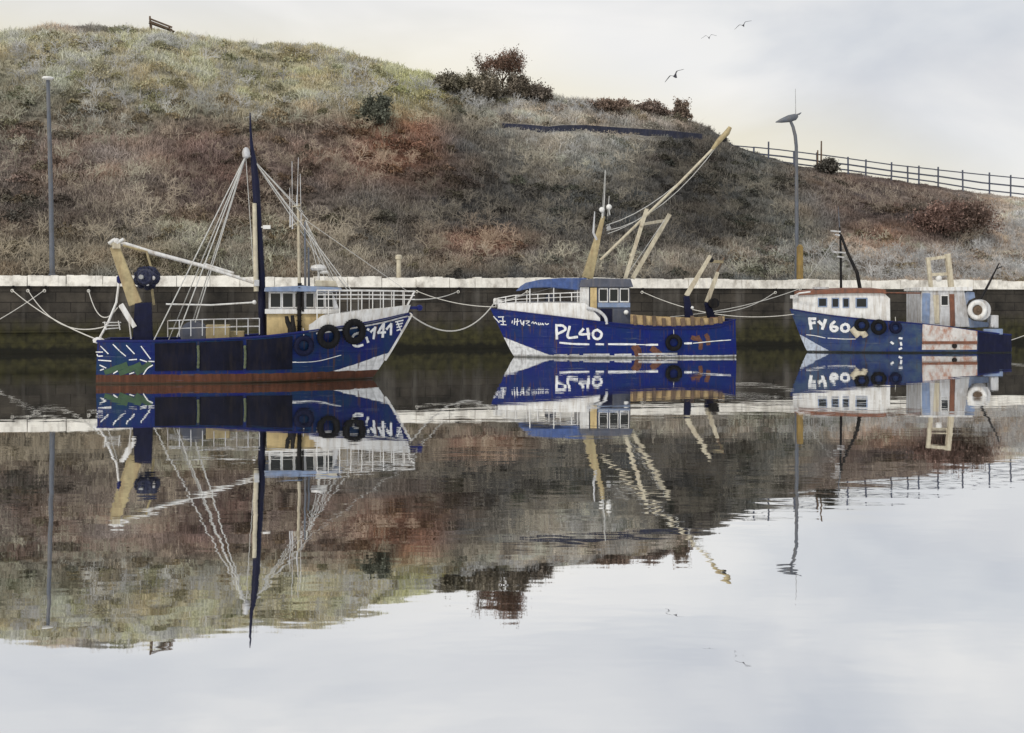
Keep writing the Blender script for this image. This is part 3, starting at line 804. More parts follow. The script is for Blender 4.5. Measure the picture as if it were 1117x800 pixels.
# ------------------------------------------------------------------ boats
class Boat:
    """frame of a boat: local x forward, z up; 'n' is the distance towards the camera from the centre line"""
    def __init__(s, name, loc, rz, ns):
        s.root = empty(name, loc, rz); s.ns = ns
        s.M = Matrix.Translation(Vector(loc)) @ Matrix.Rotation(rz, 4, 'Z'); s.Mi = s.M.inverted()
    def p(s, px, py, n=0.0):
        """local point on the plane 'n' that is seen at picture position (px, py)"""
        o = s.Mi @ Vector((0, 0, H)); d = s.Mi.to_3x3() @ Vector(((px - 558.5) / F, 1, (HY - py) / F))
        t = (n * s.ns - o.y) / d.y
        return o + d * t
    def w(s, px, py, n=0.0):
        return s.M @ s.p(px, py, n)

class Hull:
    def __init__(s, boat, stern, bow_top, bow_wl, B, bs, sheer, zb=-0.8, full=0.5, fine=1.7, deckp=2.6, bow_round=0.05):
        s.b = boat; s.xs, s.xt, s.xw, s.B, s.bs, s.zb = stern, bow_top, bow_wl, B, bs, zb
        s.sx = [q[0] for q in sheer]; s.sz = [q[1] for q in sheer]
        s.full, s.fine, s.deckp, s.br = full, fine, deckp, bow_round
    def sheer(s, u):
        x = s.xs + (s.xt - s.xs) * u
        a = 0
        for dx in (-0.5, -0.25, 0, 0.25, 0.5): a += float(np.interp(x + dx, s.sx, s.sz))
        return a / 5
    def shx(s, x): return s.sheer((x - s.xs) / (s.xt - s.xs))
    def xbow(s, z, zt):
        if z <= 0: return s.xw + z * 0.9
        q = min(1, z / zt)
        return s.xw + (s.xt - s.xw) * (q ** 0.9)
    def half(s, u, t):
        f = 1.0
        if u < 0.3: q = u / 0.3; f = s.bs + (1 - s.bs) * (1 - (1 - q) ** 2)
        elif u > s.full:
            q = (u - s.full) / (1 - s.full); p = s.fine + (s.deckp - s.fine) * t
            f = 1 - q ** p
        tw = -s.zb / (1.6 - s.zb)
        g = 0.45 + 0.5 * min(1, t / tw) ** 0.7 + 0.05 * max(0, (t - tw) / (1 - tw)) if t < 1 else 1.0
        return s.B * f * min(1, g) + s.br * (1 - u * 0.3)
    def pt(s, u, t, inset=0.0):
        zt = s.sheer(u); z = s.zb + (zt - s.zb) * t
        xa = s.xs + 0.12 * t
        x = xa + (s.xbow(z, s.sheer(1.0)) - xa) * u
        return x, max(0.015, s.half(u, t) - inset), z
    def side(s, x, z):
        u = (x - s.xs) / (s.xt - s.xs)
        for _ in range(12):
            u = min(1, max(0, u)); zt = s.sheer(u); t = (z - s.zb) / (zt - s.zb)
            xa = s.xs + 0.12 * t
            u = (x - xa) / max(0.1, s.xbow(z, s.sheer(1.0)) - xa)
        u = min(1, max(0, u))
        return s.half(u, min(1.15, max(0, (z - s.zb) / (s.sheer(u) - s.zb))))
    def build(s, mat, deckmat, capmat, drop=0.7, nu=64, nt=18, cap=0.06):
        us_ = [1 - (1 - i / nu) ** 1.25 for i in range(nu + 1)]; m = MB(); vs, fs = [], []
        ring = []
        for u in us_:
            col = []
            for sg in (1, -1):
                for j in range(nt + 1):
                    x, y, z = s.pt(u, j / nt); col.append((x, y * sg, z))
            ring.append(col)
        W = 2 * (nt + 1)
        # inner bulwark
        for u in us_:
            pass
        for c in ring: vs += c
        for i in range(nu):
            for sgo in (0, nt + 1):
                for j in range(nt):
                    a = i * W + sgo + j; fs.append((a, a + 1, a + W + 1, a + W))
            fs.append((i * W, (i + 1) * W, (i + 1) * W + nt + 1, i * W + nt + 1))          # flat bottom
        fs.append(tuple([j for j in range(nt + 1)] + [nt + 1 + j for j in reversed(range(nt + 1))]))   # transom
        e = nu * W
        for j in range(nt): fs.append((e + j, e + j + 1, e + nt + 1 + j + 1, e + nt + 1 + j))
        m.add(vs, fs)
        o = m.build('hull', mat, s.b.root, smooth=True)
        # inside of the bulwark, and the deck
        bi = MB(); d = MB()
        vi, fi, vd, fd = [], [], [], []
        for i, u in enumerate(us_):
            u = min(u, 0.985)
            for sg in (1, -1):
                x, y, z = s.pt(u, 1.0); y = max(0.02, y - 0.07)
                xl = min(x, s.xbow(z - drop, s.sheer(1.0)) - 0.06)
                vi += [(x, y * sg, z + 0.003), (xl, max(0.012, min(y - 0.03, s.side(xl, z - drop) - 0.10)) * sg, z - drop)]
            x, y, z = s.pt(u, 1.0); z2 = z - drop + 0.05; xl = min(x, s.xbow(z2, s.sheer(1.0)) - 0.06)
            yd = max(0.012, min(y - 0.05, s.side(xl, z2) - 0.06)); vd += [(xl, yd, z2), (xl, -yd, z2)]
        for i in range(nu):
            for q in (0, 2): fi.append((4 * i + q, 4 * i + q + 1, 4 * i + 4 + q + 1, 4 * i + 4 + q))
            fd.append((2 * i, 2 * i + 1, 2 * i + 3, 2 * i + 2))
        bi.add(vi, fi).build('bulwark_lining', capmat, s.b.root, smooth=True)
        d.add(vd, fd).build('deck', deckmat, s.b.root)
        if cap:
            g = MB()
            for sg in (1, -1):
                g.tube([(s.pt(u, 1)[0], (s.pt(u, 1)[1] - 0.03) * sg, s.pt(u, 1)[2] + 0.02) for u in us_], cap, 8)
            a = s.pt(0, 1); g.tube([(a[0], a[1], a[2] + 0.02), (a[0], -a[1], a[2] + 0.02)], cap, 8)
            g.build('gunwale', capmat, s.b.root, smooth=True)
        return o
    def patch(s, name, x0, x1, zlo, zhi, th, mat, both=True, n=16, k=6, parent=None):
        """plate lying on the topsides between two heights (numbers or functions of x), th thick"""
        m = MB(); f = lambda q, x: q(x) if callable(q) else q
        for sg in ((1, -1) if both else (s.b.ns,)):
            vs, fs = [], []
            for i in range(n + 1):
                x = x0 + (x1 - x0) * i / n
                for j in range(k + 1):
                    z = f(zlo, x) + (f(zhi, x) - f(zlo, x)) * j / k
                    y = s.side(x, z); vs += [(x, (y + th) * sg, z), (x, (y - 0.03) * sg, z)]
            W = 2 * (k + 1)
            for i in range(n):
                for j in range(k):
                    a = i * W + 2 * j
                    fs.append((a, a + 2, a + W + 2, a + W)); fs.append((a + 1, a + W + 1, a + W + 3, a + 3))
                a = i * W; fs.append((a, a + W, a + W + 1, a + 1))
                a = i * W + 2 * k; fs.append((a, a + 1, a + W + 1, a + W))
            for i, rev in ((0, 0), (n, 1)):
                for j in range(k):
                    a = i * W + 2 * j; fs.append((a, a + 1, a + 3, a + 2))
            m.add(vs, fs)
        return m.build(name, mat, parent or s.b.root, smooth=True)
    def paint(s, name, strokes, mat, width=0.11, parent=None, off=0.02, each=False):
        """brush strokes on the near topside; every stroke a list of picture positions"""
        if each:
            for st in strokes: s.paint(name, [st], mat, width, parent, off)
            return
        m = MB()
        for si, st in enumerate(strokes):
            wd = width
            if isinstance(st, tuple): st, wd = st
            P2 = []
            for (a, b) in st:
                n = s.B * 0.9
                for _ in range(6):
                    q = s.b.p(a, b, n); n = s.side(q.x, q.z)
                P2.append(Vector((q.x, q.z)))
            P3 = catmull([(q.x, q.y, 0) for q in P2], 5) if len(P2) > 2 else [Vector((P2[0].x + (P2[1].x - P2[0].x) * i / 4, P2[0].y + (P2[1].y - P2[0].y) * i / 4, 0)) for i in range(5)]
            vs, fs = [], []; o2 = off + 0.0015 * si
            for i, q in enumerate(P3):
                d = P3[min(i + 1, len(P3) - 1)] - P3[max(0, i - 1)]
                d = d.normalized() if d.length > 1e-9 else Vector((1, 0, 0))
                nrm = Vector((-d.y, d.x, 0)) * wd / 2 * (0.85 + 0.3 * ((i * 7 + si * 3) % 5) / 5)
                e = d * (wd * 0.35) * (-1 if i == 0 else 1 if i == len(P3) - 1 else 0)
                for sgn in (1, -1):
                    r = q + nrm * sgn + e
                    y = s.side(r.x, r.y)
                    vs += [(r.x, (y + o2) * s.b.ns, r.y)]
            for i in range(len(P3) - 1): fs.append((2 * i, 2 * i + 1, 2 * i + 3, 2 * i + 2))
            m.add(vs, fs)
        return m.build(name, mat, parent or s.b.root)
    def on(s, px, py, out=0.0):
        """local point on the near topside seen at (px, py)"""
        n = s.B
        for _ in range(8):
            q = s.b.p(px, py, n); n = s.side(q.x, q.z) + out
        return s.b.p(px, py, n)

def plan_house(h, name, x0, x1, zlo, zhi, inset, mat, roofmat=None, n=14, parent=None, tumble=0.06):
    """deck house or whaleback whose walls follow the plan of the hull, closed on top"""
    m = MB(); vs, fs = [], []; f = lambda q, x: q(x) if callable(q) else q
    for i in range(n + 1):
        x = x0 + (x1 - x0) * i / n
        zl, zh = f(zlo, x), f(zhi, x)
        yl = max(0.04, h.side(x, min(zl, h.shx(x) - 0.01)) - inset); yh = max(0.03, yl - tumble)
        vs += [(x, yl, zl), (x, yh, zh), (x, 0, zh + 0.10 * min(1, yh)), (x, -yh, zh), (x, -yl, zl)]
    for i in range(n):
        for j in range(4):
            a = 5 * i + j; fs.append((a, a + 1, a + 6, a + 5))
        fs.append((5 * i, 5 * i + 5, 5 * i + 9, 5 * i + 4))
    fs.append((0, 1, 2, 3, 4)); e = 5 * n; fs.append((e + 4, e + 3, e + 2, e + 1, e))
    return m.add(vs, fs).build(name, mat, parent or h.b.root)

def side_prism(b, pts, n0, n1, sym=False):
    """solid whose outline in side view is given in picture positions, from n0 to n1 across the boat"""
    m = MB(); c = [b.p(x, y, (n1 if not sym else max(n0, n1))) for x, y in pts]
    m.prism([(q.x, n0 * b.ns, q.z) for q in c], (0, (n1 - n0) * b.ns, 0))
    return m

def windows(b, parent, quads, n, framemat, fr=0.05, both=None):
    """framed panes on the wall at n (and mirrored on the far wall)"""
    for qd in quads:
        for sg in (1, -1) if both else (1,):
            c = [b.p(x, y, n) for x, y in qd]
            c = [Vector((q.x, 0, q.z)) for q in c]; yy = n * b.ns * sg
            d = b.ns * sg
            cen = sum(c, Vector()) / len(c)
            m = MB(); k = len(c)
            inn = [cen + (q - cen) * (1 - fr * 2.4 / max(0.2, (q - cen).length)) for q in c]
            vs = [(q.x, yy + d * 0.035, q.z) for q in c] + [(q.x, yy + d * 0.035, q.z) for q in inn] + [(q.x, yy - d * 0.02, q.z) for q in c] + [(q.x, yy - d * 0.02, q.z) for q in inn]
            fs = []
            for i in range(k):
                j = (i + 1) % k
                fs += [(i, j, k + j, k + i), (2 * k + i, 3 * k + i, 3 * k + j, 2 * k + j), (i, 2 * k + i, 2 * k + j, j), (k + i, k + j, 3 * k + j, 3 * k + i)]
            wo = m.add(vs, fs).build('window', framemat, parent)
            g = MB(); g.prism([(q.x, yy + d * 0.004, q.z) for q in inn], (0, d * 0.012, 0))
            go = g.build('pane', M['glass'], parent)
            go.parent = wo

def railing(b, pts, n, drop, posts, mat, r=0.02, mids=1, name='railing', parent=None, post_r=None):
    """handrail through picture points with posts down"""
    m = MB(); P = [b.p(x, y, n if not isinstance(n, (list, tuple)) else n[i]) for i, (x, y) in enumerate(pts)]
    m.tube(P, r)
    for k in range(mids): m.tube([q - Vector((0, 0, drop * (k + 1) / (mids + 1))) for q in P], r * 0.8)
    tot = [0]
    for a, c in zip(P, P[1:]): tot.append(tot[-1] + (c - a).length)
    for i in range(posts):
        d = tot[-1] * i / (posts - 1)
        for j in range(len(P) - 1):
            if d <= tot[j + 1] + 1e-6: break
        q = P[j].lerp(P[j + 1], (d - tot[j]) / max(1e-6, tot[j + 1] - tot[j]))
        m.tube([q, q - Vector((0, 0, drop))], post_r or r)
    return m.build(name, mat, parent or b.root, smooth=True)

def tyre(loc, axis, Rr, label, mat=None, group='tyre fenders hung along the hulls'):
    t = empty('tyre_fender', loc); tag(t, label, 'tyre', group)
    ax = Vector(axis).normalized()
    m = MB(); m.torus((0, 0, 0), ax, Rr * 0.74, Rr * 0.27, 32, 12, 0.95)
    # tread ribs
    sv = ax.orthogonal().normalized(); tv = ax.cross(sv)
    for i in range(28):
        a = 2 * math.pi * i / 28; d = sv * math.cos(a) + tv * math.sin(a)
        m.beam(d * Rr * 0.97 - ax * Rr * 0.14, d * Rr * 0.97 + ax * Rr * 0.14, Rr * 0.08, Rr * 0.1, side=sv * -math.sin(a) + tv * math.cos(a))
    m.build('tyre_carcass', mat or M['rubber'], t, smooth=True)
    l = MB(); l.tube([(0, 0, Rr * 0.74), ax * -0.03 + Vector((0, 0, Rr * 1.25)), ax * -0.10 + Vector((0, 0, Rr * 1.7))], 0.018, 6)
    l.build('lanyard', M['rope'], t, smooth=True)
    return t

def stay(m, a, c, r=0.013, sag=0.0):
    a, c = Vector(a), Vector(c)
    pts = [a.lerp(c, i / 8) - Vector((0, 0, sag * 4 * (i / 8) * (1 - i / 8))) for i in range(9)] if sag else [a, c]
    m.tube(pts, r, 6)

# ============================== the trawler on the left
b = Boat('fishing_boat', (-10.2, 51.4, 0), R(10), -1)
tag(b.root, 'dark blue trawler with tall navy mast and red boot stripe, nearest of the boats', 'fishing boat', 'fishing boats moored along the quay')
def shp(b, n, pts): return [((lambda q: (q.x, q.z))(b.p(x, y, nn))) for (x, y, nn) in pts]
sh = shp(b, 0, [(103, 373, 1.7), (180, 373, 2.1), (240, 371, 2.1), (290, 368.5, 2.1), (330, 364, 2.0), (375, 358, 1.6), (420, 350, 0.8), (449, 341.5, 0.0)])
qa, qb, qc = b.p(356, 409, 1.8), b.p(432, 383, 0.4), b.p(406, 411, 0.3)
wa = (qa.z - qb.z); wa_, wb_ = -(qb.z - qa.z), (qb.x - qa.x)     # normal to the line, pointing to the low bow
wedge = (-wa_ if False else (qb.z - qa.z), -(qb.x - qa.x), (qb.z - qa.z) * qa.x - (qb.x - qa.x) * qa.z)
HM1 = hullmat('trawler_hull_paint', (0.001, 0.006, 0.115), (0.004, 0.034, 0.075), (0.115, 0.042, 0.022), 0.36, wedge, samt=0.5, streak=(0.03, 0.035, 0.045))
h = Hull(b, b.p(103, 400, 1.7).x, b.p(449, 341, 0).x, qc.x, 2.15, 0.8, sh, full=0.48, fine=1.55, deckp=2.3)
h.build(HM1, M['deck'], M['blue'], drop=0.62, cap=0.055)
h1 = h
X = lambda px, py=372, n=2.1: b.p(px, py, n).x
Z = lambda px, py, n=2.1: b.p(px, py, n).z
# dark rubbing plates amidships with rope fenders between
for x0, x1 in ((169, 214), (218, 265), (269, 319)):
    h.patch('rubbing_plate', X(x0), X(x1), lambda x: 0.50, lambda x: h.shx(x) - 0.06, 0.035, M['plate'], both=False)
for xx in (216, 267):
    f_ = MB(); q0, q1 = h.on(xx, 377, 0.06), h.on(xx, 402, 0.06)
    f_.tube(catmull([q0, q0.lerp(q1, .5) + Vector((0.02, 0, 0)), q1], 6), [0.045 + 0.012 * (i % 2) for i in range(13)], 8)
    f_.build('rope_fender', M['greenrope'], b.root, smooth=True)
# stern quarter markings
h.paint('chevron_stripe', [[(110, 378), (118, 386)], [(123.5, 376), (130, 382.5)], [(131, 383.5), (137, 388.5)], [(138, 377), (146.5, 386)], [(154, 378), (164, 391.5)],
                          [(105, 384.2), (112, 384.2)], [(106, 386.8), (107, 388.6), (112, 388.5)], [(107.5, 393), (121, 394)], [(109, 398.5), (115.5, 401.5)], [(109.5, 404), (113, 402.8)],
                          [(141, 392.8), (149, 392.2)], [(153, 392.5), (160, 394.8)], [(162.5, 394.3), (168, 394.6)], [(124, 407.5), (128, 405)], [(141.5, 408), (146, 406.5)],
                          [(166.5, 398.5), (161, 402), (156.5, 408.5)]], M['lettering'], 0.042, each=True)
h.paint('green_chevron', [([(116, 406), (137, 398.5)], .22), ([(132, 407), (152, 398.5)], .22), ([(150, 406), (163, 398)], .24)], M['greenpaint'], off=0.012, each=True)
h.paint('registration_number', [[(391.5, 363.3), (386.3, 365.4), (384.6, 369.3), (384.9, 375.2), (389, 378), (395.5, 376.6)],
                                [(401.2, 359.4), (402.0, 359.9)], [(399.8, 368.5), (401.4, 373.2)],
                                [(404.6, 362), (409.2, 357.6)], [(409.2, 357.4), (407.5, 369.3)],
                                [(418.0, 353.6), (412.6, 362.8)], [(412.6, 363.2), (420, 362.6)], [(418.6, 353.6), (417.4, 367.6)],
                                [(421.8, 359), (426.4, 353.6)], [(426.6, 353.6), (426.3, 365)]], M['lettering'], 0.10)
h.paint('draught_marks', [[(431.5, 351.3), (439.5, 349.6)], [(432.5, 354.2), (439, 352.8)], [(433, 357.2), (438, 356)], [(433, 360.6), (437, 359.4)], [(433, 351), (437.5, 361)]], M['lettering'], 0.055)
st_ = MB(); st_.tube([h.pt(1.0, t)[0:1] + (0.0,) + h.pt(1.0, t)[2:3] for t in [0.45 + 0.055 * i for i in range(11)]], 0.07, 8)
st_.build('stem_bar', M['white'], b.root, smooth=True)
h.paint('scuff_line', [[(316, 395.6), (345, 394.3), (372, 387.6)], [(316, 393.4), (319, 395), (323, 395)]], M['lettering'], 0.03)
h.patch('rubbing_strake', X(345), h.xs + (h.xt - h.xs) * 0.985, lambda x: h.shx(x) - 0.10, lambda x: h.shx(x) - 0.04, 0.04, M['dull_white'], n=24, k=2)
# white upper bulwark of the bow, and its rail
def bw_top(x): return h.shx(x) + float(np.interp(x, [X(338), X(352), X(400, 340, 1.2), X(452, 330, 0)], [0.30, 0.62, 0.58, 0.36]))
bx0, bx1 = X(337), b.p(445, 340, 0.3).x
def bw(s_in, nm, mt):
    m = MB(); n = 26
    for sg in (1, -1):
        vs, fs = [], []
        for i in range(n + 1):
            x = bx0 + (bx1 - bx0) * i / n; z0 = h.shx(x) + 0.03; z1 = bw_top(x)
            y0 = h.side(x, h.shx(x) - 0.01) - 0.02; xo = (z1 - z0) * 0.35 * (i / n) ** 2
            vs += [(x, y0 * sg, z0), (x + xo, (y0 + 0.05) * sg, z1), (x + xo, max(0.01, y0 - 0.02) * sg, z1 + 0.002), (x, max(0.005, y0 - 0.07) * sg, z0)]
        for i in range(n):
            for j in range(4):
                a = 4 * i; fs.append((a + j, a + (j + 1) % 4, a + 4 + (j + 1) % 4, a + 4 + j))
        fs += [(0, 1, 2, 3), (4 * n + 3, 4 * n + 2, 4 * n + 1, 4 * n)]
        m.add(vs, fs)
    return m.build(nm, mt, b.root, smooth=True)
bw(0, 'bow_bulwark', M['white'])
h.patch('knuckle_line', bx0, bx1 - 0.15, lambda x: h.shx(x) + 0.01, lambda x: h.shx(x) + 0.05, 0.03, M['slate'], n=24, k=1)
rl = MB(); n = 18; tops = {1: [], -1: []}
for i in range(n + 1):
    x = X(346) + (b.p(452, 320, 0).x - X(346)) * i / n
    xx = min(x, bx1)
    y0 = max(0.02, h.side(xx, h.shx(xx) - 0.01) + 0.03)
    zt = float(np.interp(x, [X(346), X(400, 318, 1.2), b.p(452, 320, 0).x], [Z(346, 317), Z(400, 317, 1.2), Z(452, 318, 0)]))
    for sg in (1, -1):
        tops[sg].append(Vector((x, y0 * sg, zt)))
        if i % 2 == 0: rl.tube([(xx, y0 * sg, bw_top(xx) - 0.02), (x, y0 * sg, zt)], 0.022, 6)
for sg in (1, -1):
    rl.tube(tops[sg], 0.03, 6)
    rl.tube([q - Vector((0, 0, 0.17)) for q in tops[sg]], 0.02, 6)
    rl.tube([q - Vector((0, 0, 0.33)) for q in tops[sg]], 0.02, 6)
rl.build('bow_rail', M['white'], b.root, smooth=True)
an = MB(); q = b.p(449, 336, 0.0); an.box(q + Vector((0.05, 0, 0)), (0.5, 0.22, 0.12)); an.lathe([(0.09, -0.16), (0.13, -0.1), (0.13, 0.1), (0.09, 0.16)], q + Vector((0.32, 0, 0.0)), (0, 1, 0), 12)
an.build('bow_roller', M['blue'], b.root, bevel=0.01)
# wheelhouse
low = side_prism(b, [(291, 370), (291, 341), (352, 341), (366, 352), (366, 366)], -1.25, 1.25); lo_ = low.build('deckhouse', M['cream'], b.root, bevel=0.02)
led = side_prism(b, [(289, 342.5), (289, 337.5), (371, 337.5), (371, 342.5)], -1.36, 1.36); led.build('ledge', M['white'], lo_, bevel=0.01)
wh = side_prism(b, [(293, 337.6), (293, 317), (362, 317), (370, 337.6)], -1.22, 1.22).build('wheelhouse', M['dull_white'], b.root, bevel=0.02)
windows(b, wh, [[(x0 + s0, 319.3), (x1 + s1, 319.3), (x1 + s1 * 1.6, 336), (x0 + s0 * 1.6, 336)] for x0, x1, s0, s1 in
                ((294.6, 306.5, 0, 0), (308, 320, 0, 0), (321.5, 332, 0, 0), (333.5, 342.5, 0, 0), (344, 352.5, 0, 0.8), (354, 361.5, .8, 1.4))], 1.22, M['white'], 0.016, both=True)
fw = MB()
rf = side_prism(b, [(288, 318.2), (289, 313.6), (330, 311.8), (372, 314), (374, 318.2)], -1.45, 1.45).build('roof', M['paleblue'], wh, bevel=0.02)
pl = side_prism(b, [(343, 312.5), (345, 306), (366, 306.5), (369, 313.2)], -0.7, 0.7).build('roof_locker', M['palebeige'], b.root, bevel=0.02)
rd = MB(); q = b.p(347, 300, 0.0); rd.lathe([(0.0, -0.1), (0.27, -0.08), (0.33, 0.0), (0.3, 0.1), (0.1, 0.16)], b.p(347.5, 293, 0), (0, 0, 1), 18); rd.tube([b.p(347.5, 296, 0), b.p(347.5, 308, 0)], 0.05)
rd.lathe([(0.0, -0.06), (0.17, -0.04), (0.2, 0.02), (0.06, 0.1)], b.p(353, 297.5, 0.1), (0, 0, 1), 14)
rd.build('radar_dome', M['white'], b.root, smooth=True)
ex = MB(); ex.tube([b.p(326.5, 369, 1.35), b.p(326.5, 325, 1.35), b.p(327, 309, 1.35)], [0.085, 0.08, 0.085], 10); ex.tube([b.p(330.5, 340, 1.35), b.p(330, 311, 1.35)], 0.05)
for k in range(9): ex.torus(b.p(326.5, 314 + 6 * k, 1.35), (0, 0, 1), 0.095, 0.02, 14, 6)
ex.build('exhaust_pipe', M['black'], b.root, smooth=True)
bt = MB(); bt.tube([b.p(318, 369, 1.7), b.p(317.5, 358, 1.7), b.p(313.5, 351, 1.7), b.p(312.5, 345, 1.7)], [0.17, 0.13, 0.09, 0.07], 10); bt.tube([b.p(320, 366, 1.7), b.p(319.5, 352, 1.7), b.p(318.8, 344, 1.7)], [0.15, 0.085, 0.07], 10)
bt.build('mooring_bitts', M['black'], b.root, smooth=True)
# mast
mz0 = b.p(287, 371, 0.0); mt = MB()
mt.tube([b.p(286.5, 372, 0), b.p(285, 300, 0), b.p(281.5, 245, 0), b.p(279, 200, 0), b.p(276.5, 175, 0), b.p(274.5, 160, 0), b.p(273.2, 140, 0), b.p(272.8, 123, 0)],
        [0.15, 0.15, 0.15, 0.15, 0.12, 0.07, 0.045, 0.025], 14)
mast = mt.build('mast', M['navy'], b.root, smooth=True)
pp = MB(); pp.tube([b.p(279.5, 318, 0.25), b.p(277.5, 222, 0.22)], [0.10, 0.085], 10); pp.build('derrick_post', M['palebeige'], b.root, smooth=True)
hd = MB(); hd.lathe([(0.05, -0.22), (0.15, -0.16), (0.17, 0.0), (0.12, 0.16), (0.05, 0.22)], b.p(268.5, 167, 0.1), (0, 0, 1), 12); hd.tube([b.p(268.5, 168, 0.1), b.p(275.5, 172, 0)], 0.05)
hd.build('masthead_block', M['dull_white'], mast, smooth=True)
lt = MB(); q = b.p(291, 248, 0.1); lt.box(q, (0.30, 0.14, 0.15)); lt.tube([b.p(281.5, 248, 0.05), q], 0.03); lt.build('floodlight', M['lens'], mast, bevel=0.02)
lt = MB(); q = b.p(294, 313, 0.1); lt.box(b.p(280, 309, 0.3), (0.2, 0.14, 0.26)); lt.build('winch_block', M['dull_white'], mast, bevel=0.02)
rg = MB(); top = b.p(268.5, 169, 0.1)
for (x, y, n_) in ((168, 371, 1.9), (184, 371, -1.7), (193, 368, 1.9), (206, 364, -1.7), (213, 352, 0.8)): stay(rg, top, b.p(x, y, n_), 0.022)
for (x, y, n_) in ((331, 232, 0.0), (336, 240, 0.1), (368, 312, -0.6), (384, 318, 1.0), (380, 318, -1.0)): stay(rg, b.p(276, 174, 0), b.p(x, y, n_), 0.016)
stay(rg, b.p(268, 170, 0.1), b.p(277, 300, 0.2), 0.014)
for x in (350, 356, 362, 367): stay(rg, b.p(333, 240, 0), b.p(x, 309, 0.6), 0.011)
stay(rg, b.p(333, 240, 0), b.p(446, 319, 0.0), 0.010)
rg.build('standing_rigging', M['wire'], b.root, smooth=True)
# aerials over the wheelhouse
am = MB(); am.tube([b.p(326.5, 312, 0.0), b.p(325.5, 235, 0.0), b.p(325, 222, 0)], [0.07, 0.055, 0.04], 10); am.build('aerial_post', M['palebeige'], b.root, smooth=True)
for x0, y0, x1, y1 in ((319, 250, 318.5, 176), (316.5, 248, 316, 205), (324, 225, 325.5, 172), (328.5, 245, 327.5, 190)):
    a_ = MB(); a_.tube([b.p(x0, y0, 0.1), b.p(x1, y1, 0.1)], [0.02, 0.012], 6); a_.tube([b.p(x0, y0, 0.1), b.p(x0, y0 - 12, 0.1)], 0.03, 6); a_.build('whip_aerial', M['dull_white'], b.root, smooth=True)
for q_ in ((315, 248, 331, 240), (318, 226, 328, 224)):
    cr = MB(); cr.tube([b.p(q_[0], q_[1], 0.1), b.p(q_[2], q_[3], 0.1)], 0.025, 6); cr.build('aerial_crossbar', M['palebeige'], b.root)
gp = MB(); gp.tube([b.p(333, 314, 0.3), b.p(332.5, 242, 0.2)], [0.05, 0.035]); gp.tube([b.p(337, 314, -0.3), b.p(336.5, 270, -0.3)], [0.05, 0.04]); gp.build('grey_posts', M['greylamp'], b.root, smooth=True)
# stern gallows, net drum, boom
gl = empty('stern_gallows'); gl.parent = b.root
for nn_ in (1.3, -1.3):
    g_ = MB(); g_.beam(b.p(148, 332, nn_), b.p(125, 269, nn_), 0.24, 0.50, 0.2, 0.36); g_.build('gallows_leg', M['beige'], gl, bevel=0.02)
    g_ = MB(); g_.prism([b.p(144.5, 373, nn_ + .13), b.p(147, 331, nn_ + .13), b.p(165, 330, nn_ + .13), b.p(166.5, 373, nn_ + .13)], (0, 0.26, 0)); g_.build('gallows_foot', M['navy'], gl, bevel=0.02)
g_ = MB(); g_.beam(b.p(127, 268, 1.5), b.p(127, 268, -1.5), 0.3, 0.24, side=(1, 0, 0)); g_.beam(b.p(121, 266, 1.3), b.p(136, 262, 1.0), 0.2, 0.12); g_.build('gallows_crosshead', M['palebeige'], gl, bevel=0.02)
g_ = MB()
for k in range(2): g_.tube([b.p(118.5 + 9 * k, 266, 1.45), b.p(123 + 9 * k, 262.5, 1.45), b.p(126 + 9 * k, 261, 1.45)], 0.06, 8)
g_.ball(b.p(127, 263.5, 1.4), 0.13); g_.build('hanging_blocks', M['white'], gl, smooth=True)
g_ = MB(); g_.tube([b.p(134, 268, 0.4), b.p(160, 275, 0.3), b.p(166, 296, 0.3), b.p(166, 318, 0.3), b.p(168, 333, 0.3)], 0.05, 8); g_.build('gallows_brace', M['beige'], gl)
nd = MB(); c_ = b.p(160.5, 303, 0.3)
for k in range(90):
    a = rng.normal(0, 1, 3); a /= np.linalg.norm(a)
    nd.ball(c_ + Vector((a[0] * 0.40, a[1] * 0.85, a[2] * 0.36)), 0.07 + 0.09 * rng.random(), 8)
nd.lathe([(0.26, -0.95), (0.34, -0.6), (0.36, 0), (0.34, 0.6), (0.26, 0.95)], c_, (0, 1, 0), 18)
nd.build('net_drum', M['net'], b.root, smooth=True)
ax_ = MB(); ax_.tube([c_ + Vector((-0.1, -1.3, 0)), c_ + Vector((-0.1, 1.3, 0))], 0.09, 10); ax_.build('drum_axle', M['steel'], b.root, smooth=True)
nf = MB(); nf.ball(b.p(167, 303.5, 1.05), 0.085); nf.ball(b.p(161, 310.5, 1.0), 0.06); nf.tube([b.p(154, 307, 1.05), b.p(160, 306.8, 1.08), b.p(167, 303.5, 1.05)], 0.025); nf.tube([b.p(160, 306.8, 1.08), b.p(161, 310.5, 1.0)], 0.02)
nf.build('net_floats', M['white'], b.root, smooth=True)
bo = MB(); bo.tube([b.p(131, 265, 0.2), b.p(165, 275.5, 0.2), b.p(220, 290, 0.15), b.p(278, 309, 0.1)], [0.095, 0.085, 0.075, 0.055], 10); bo.build('boom', M['white'], b.root, smooth=True)
b2 = MB(); b2.tube([b.p(222, 288, .1), b.p(255, 298, 0.1)], 0.05); b2.tube([b.p(181, 332, 0.9), b.p(230, 333, 0.8), b.p(278, 330, 0.7)], 0.035); b2.ball(b.p(277.5, 330, 0.7), 0.09); b2.build('deck_boom', M['white'], b.root, smooth=True)
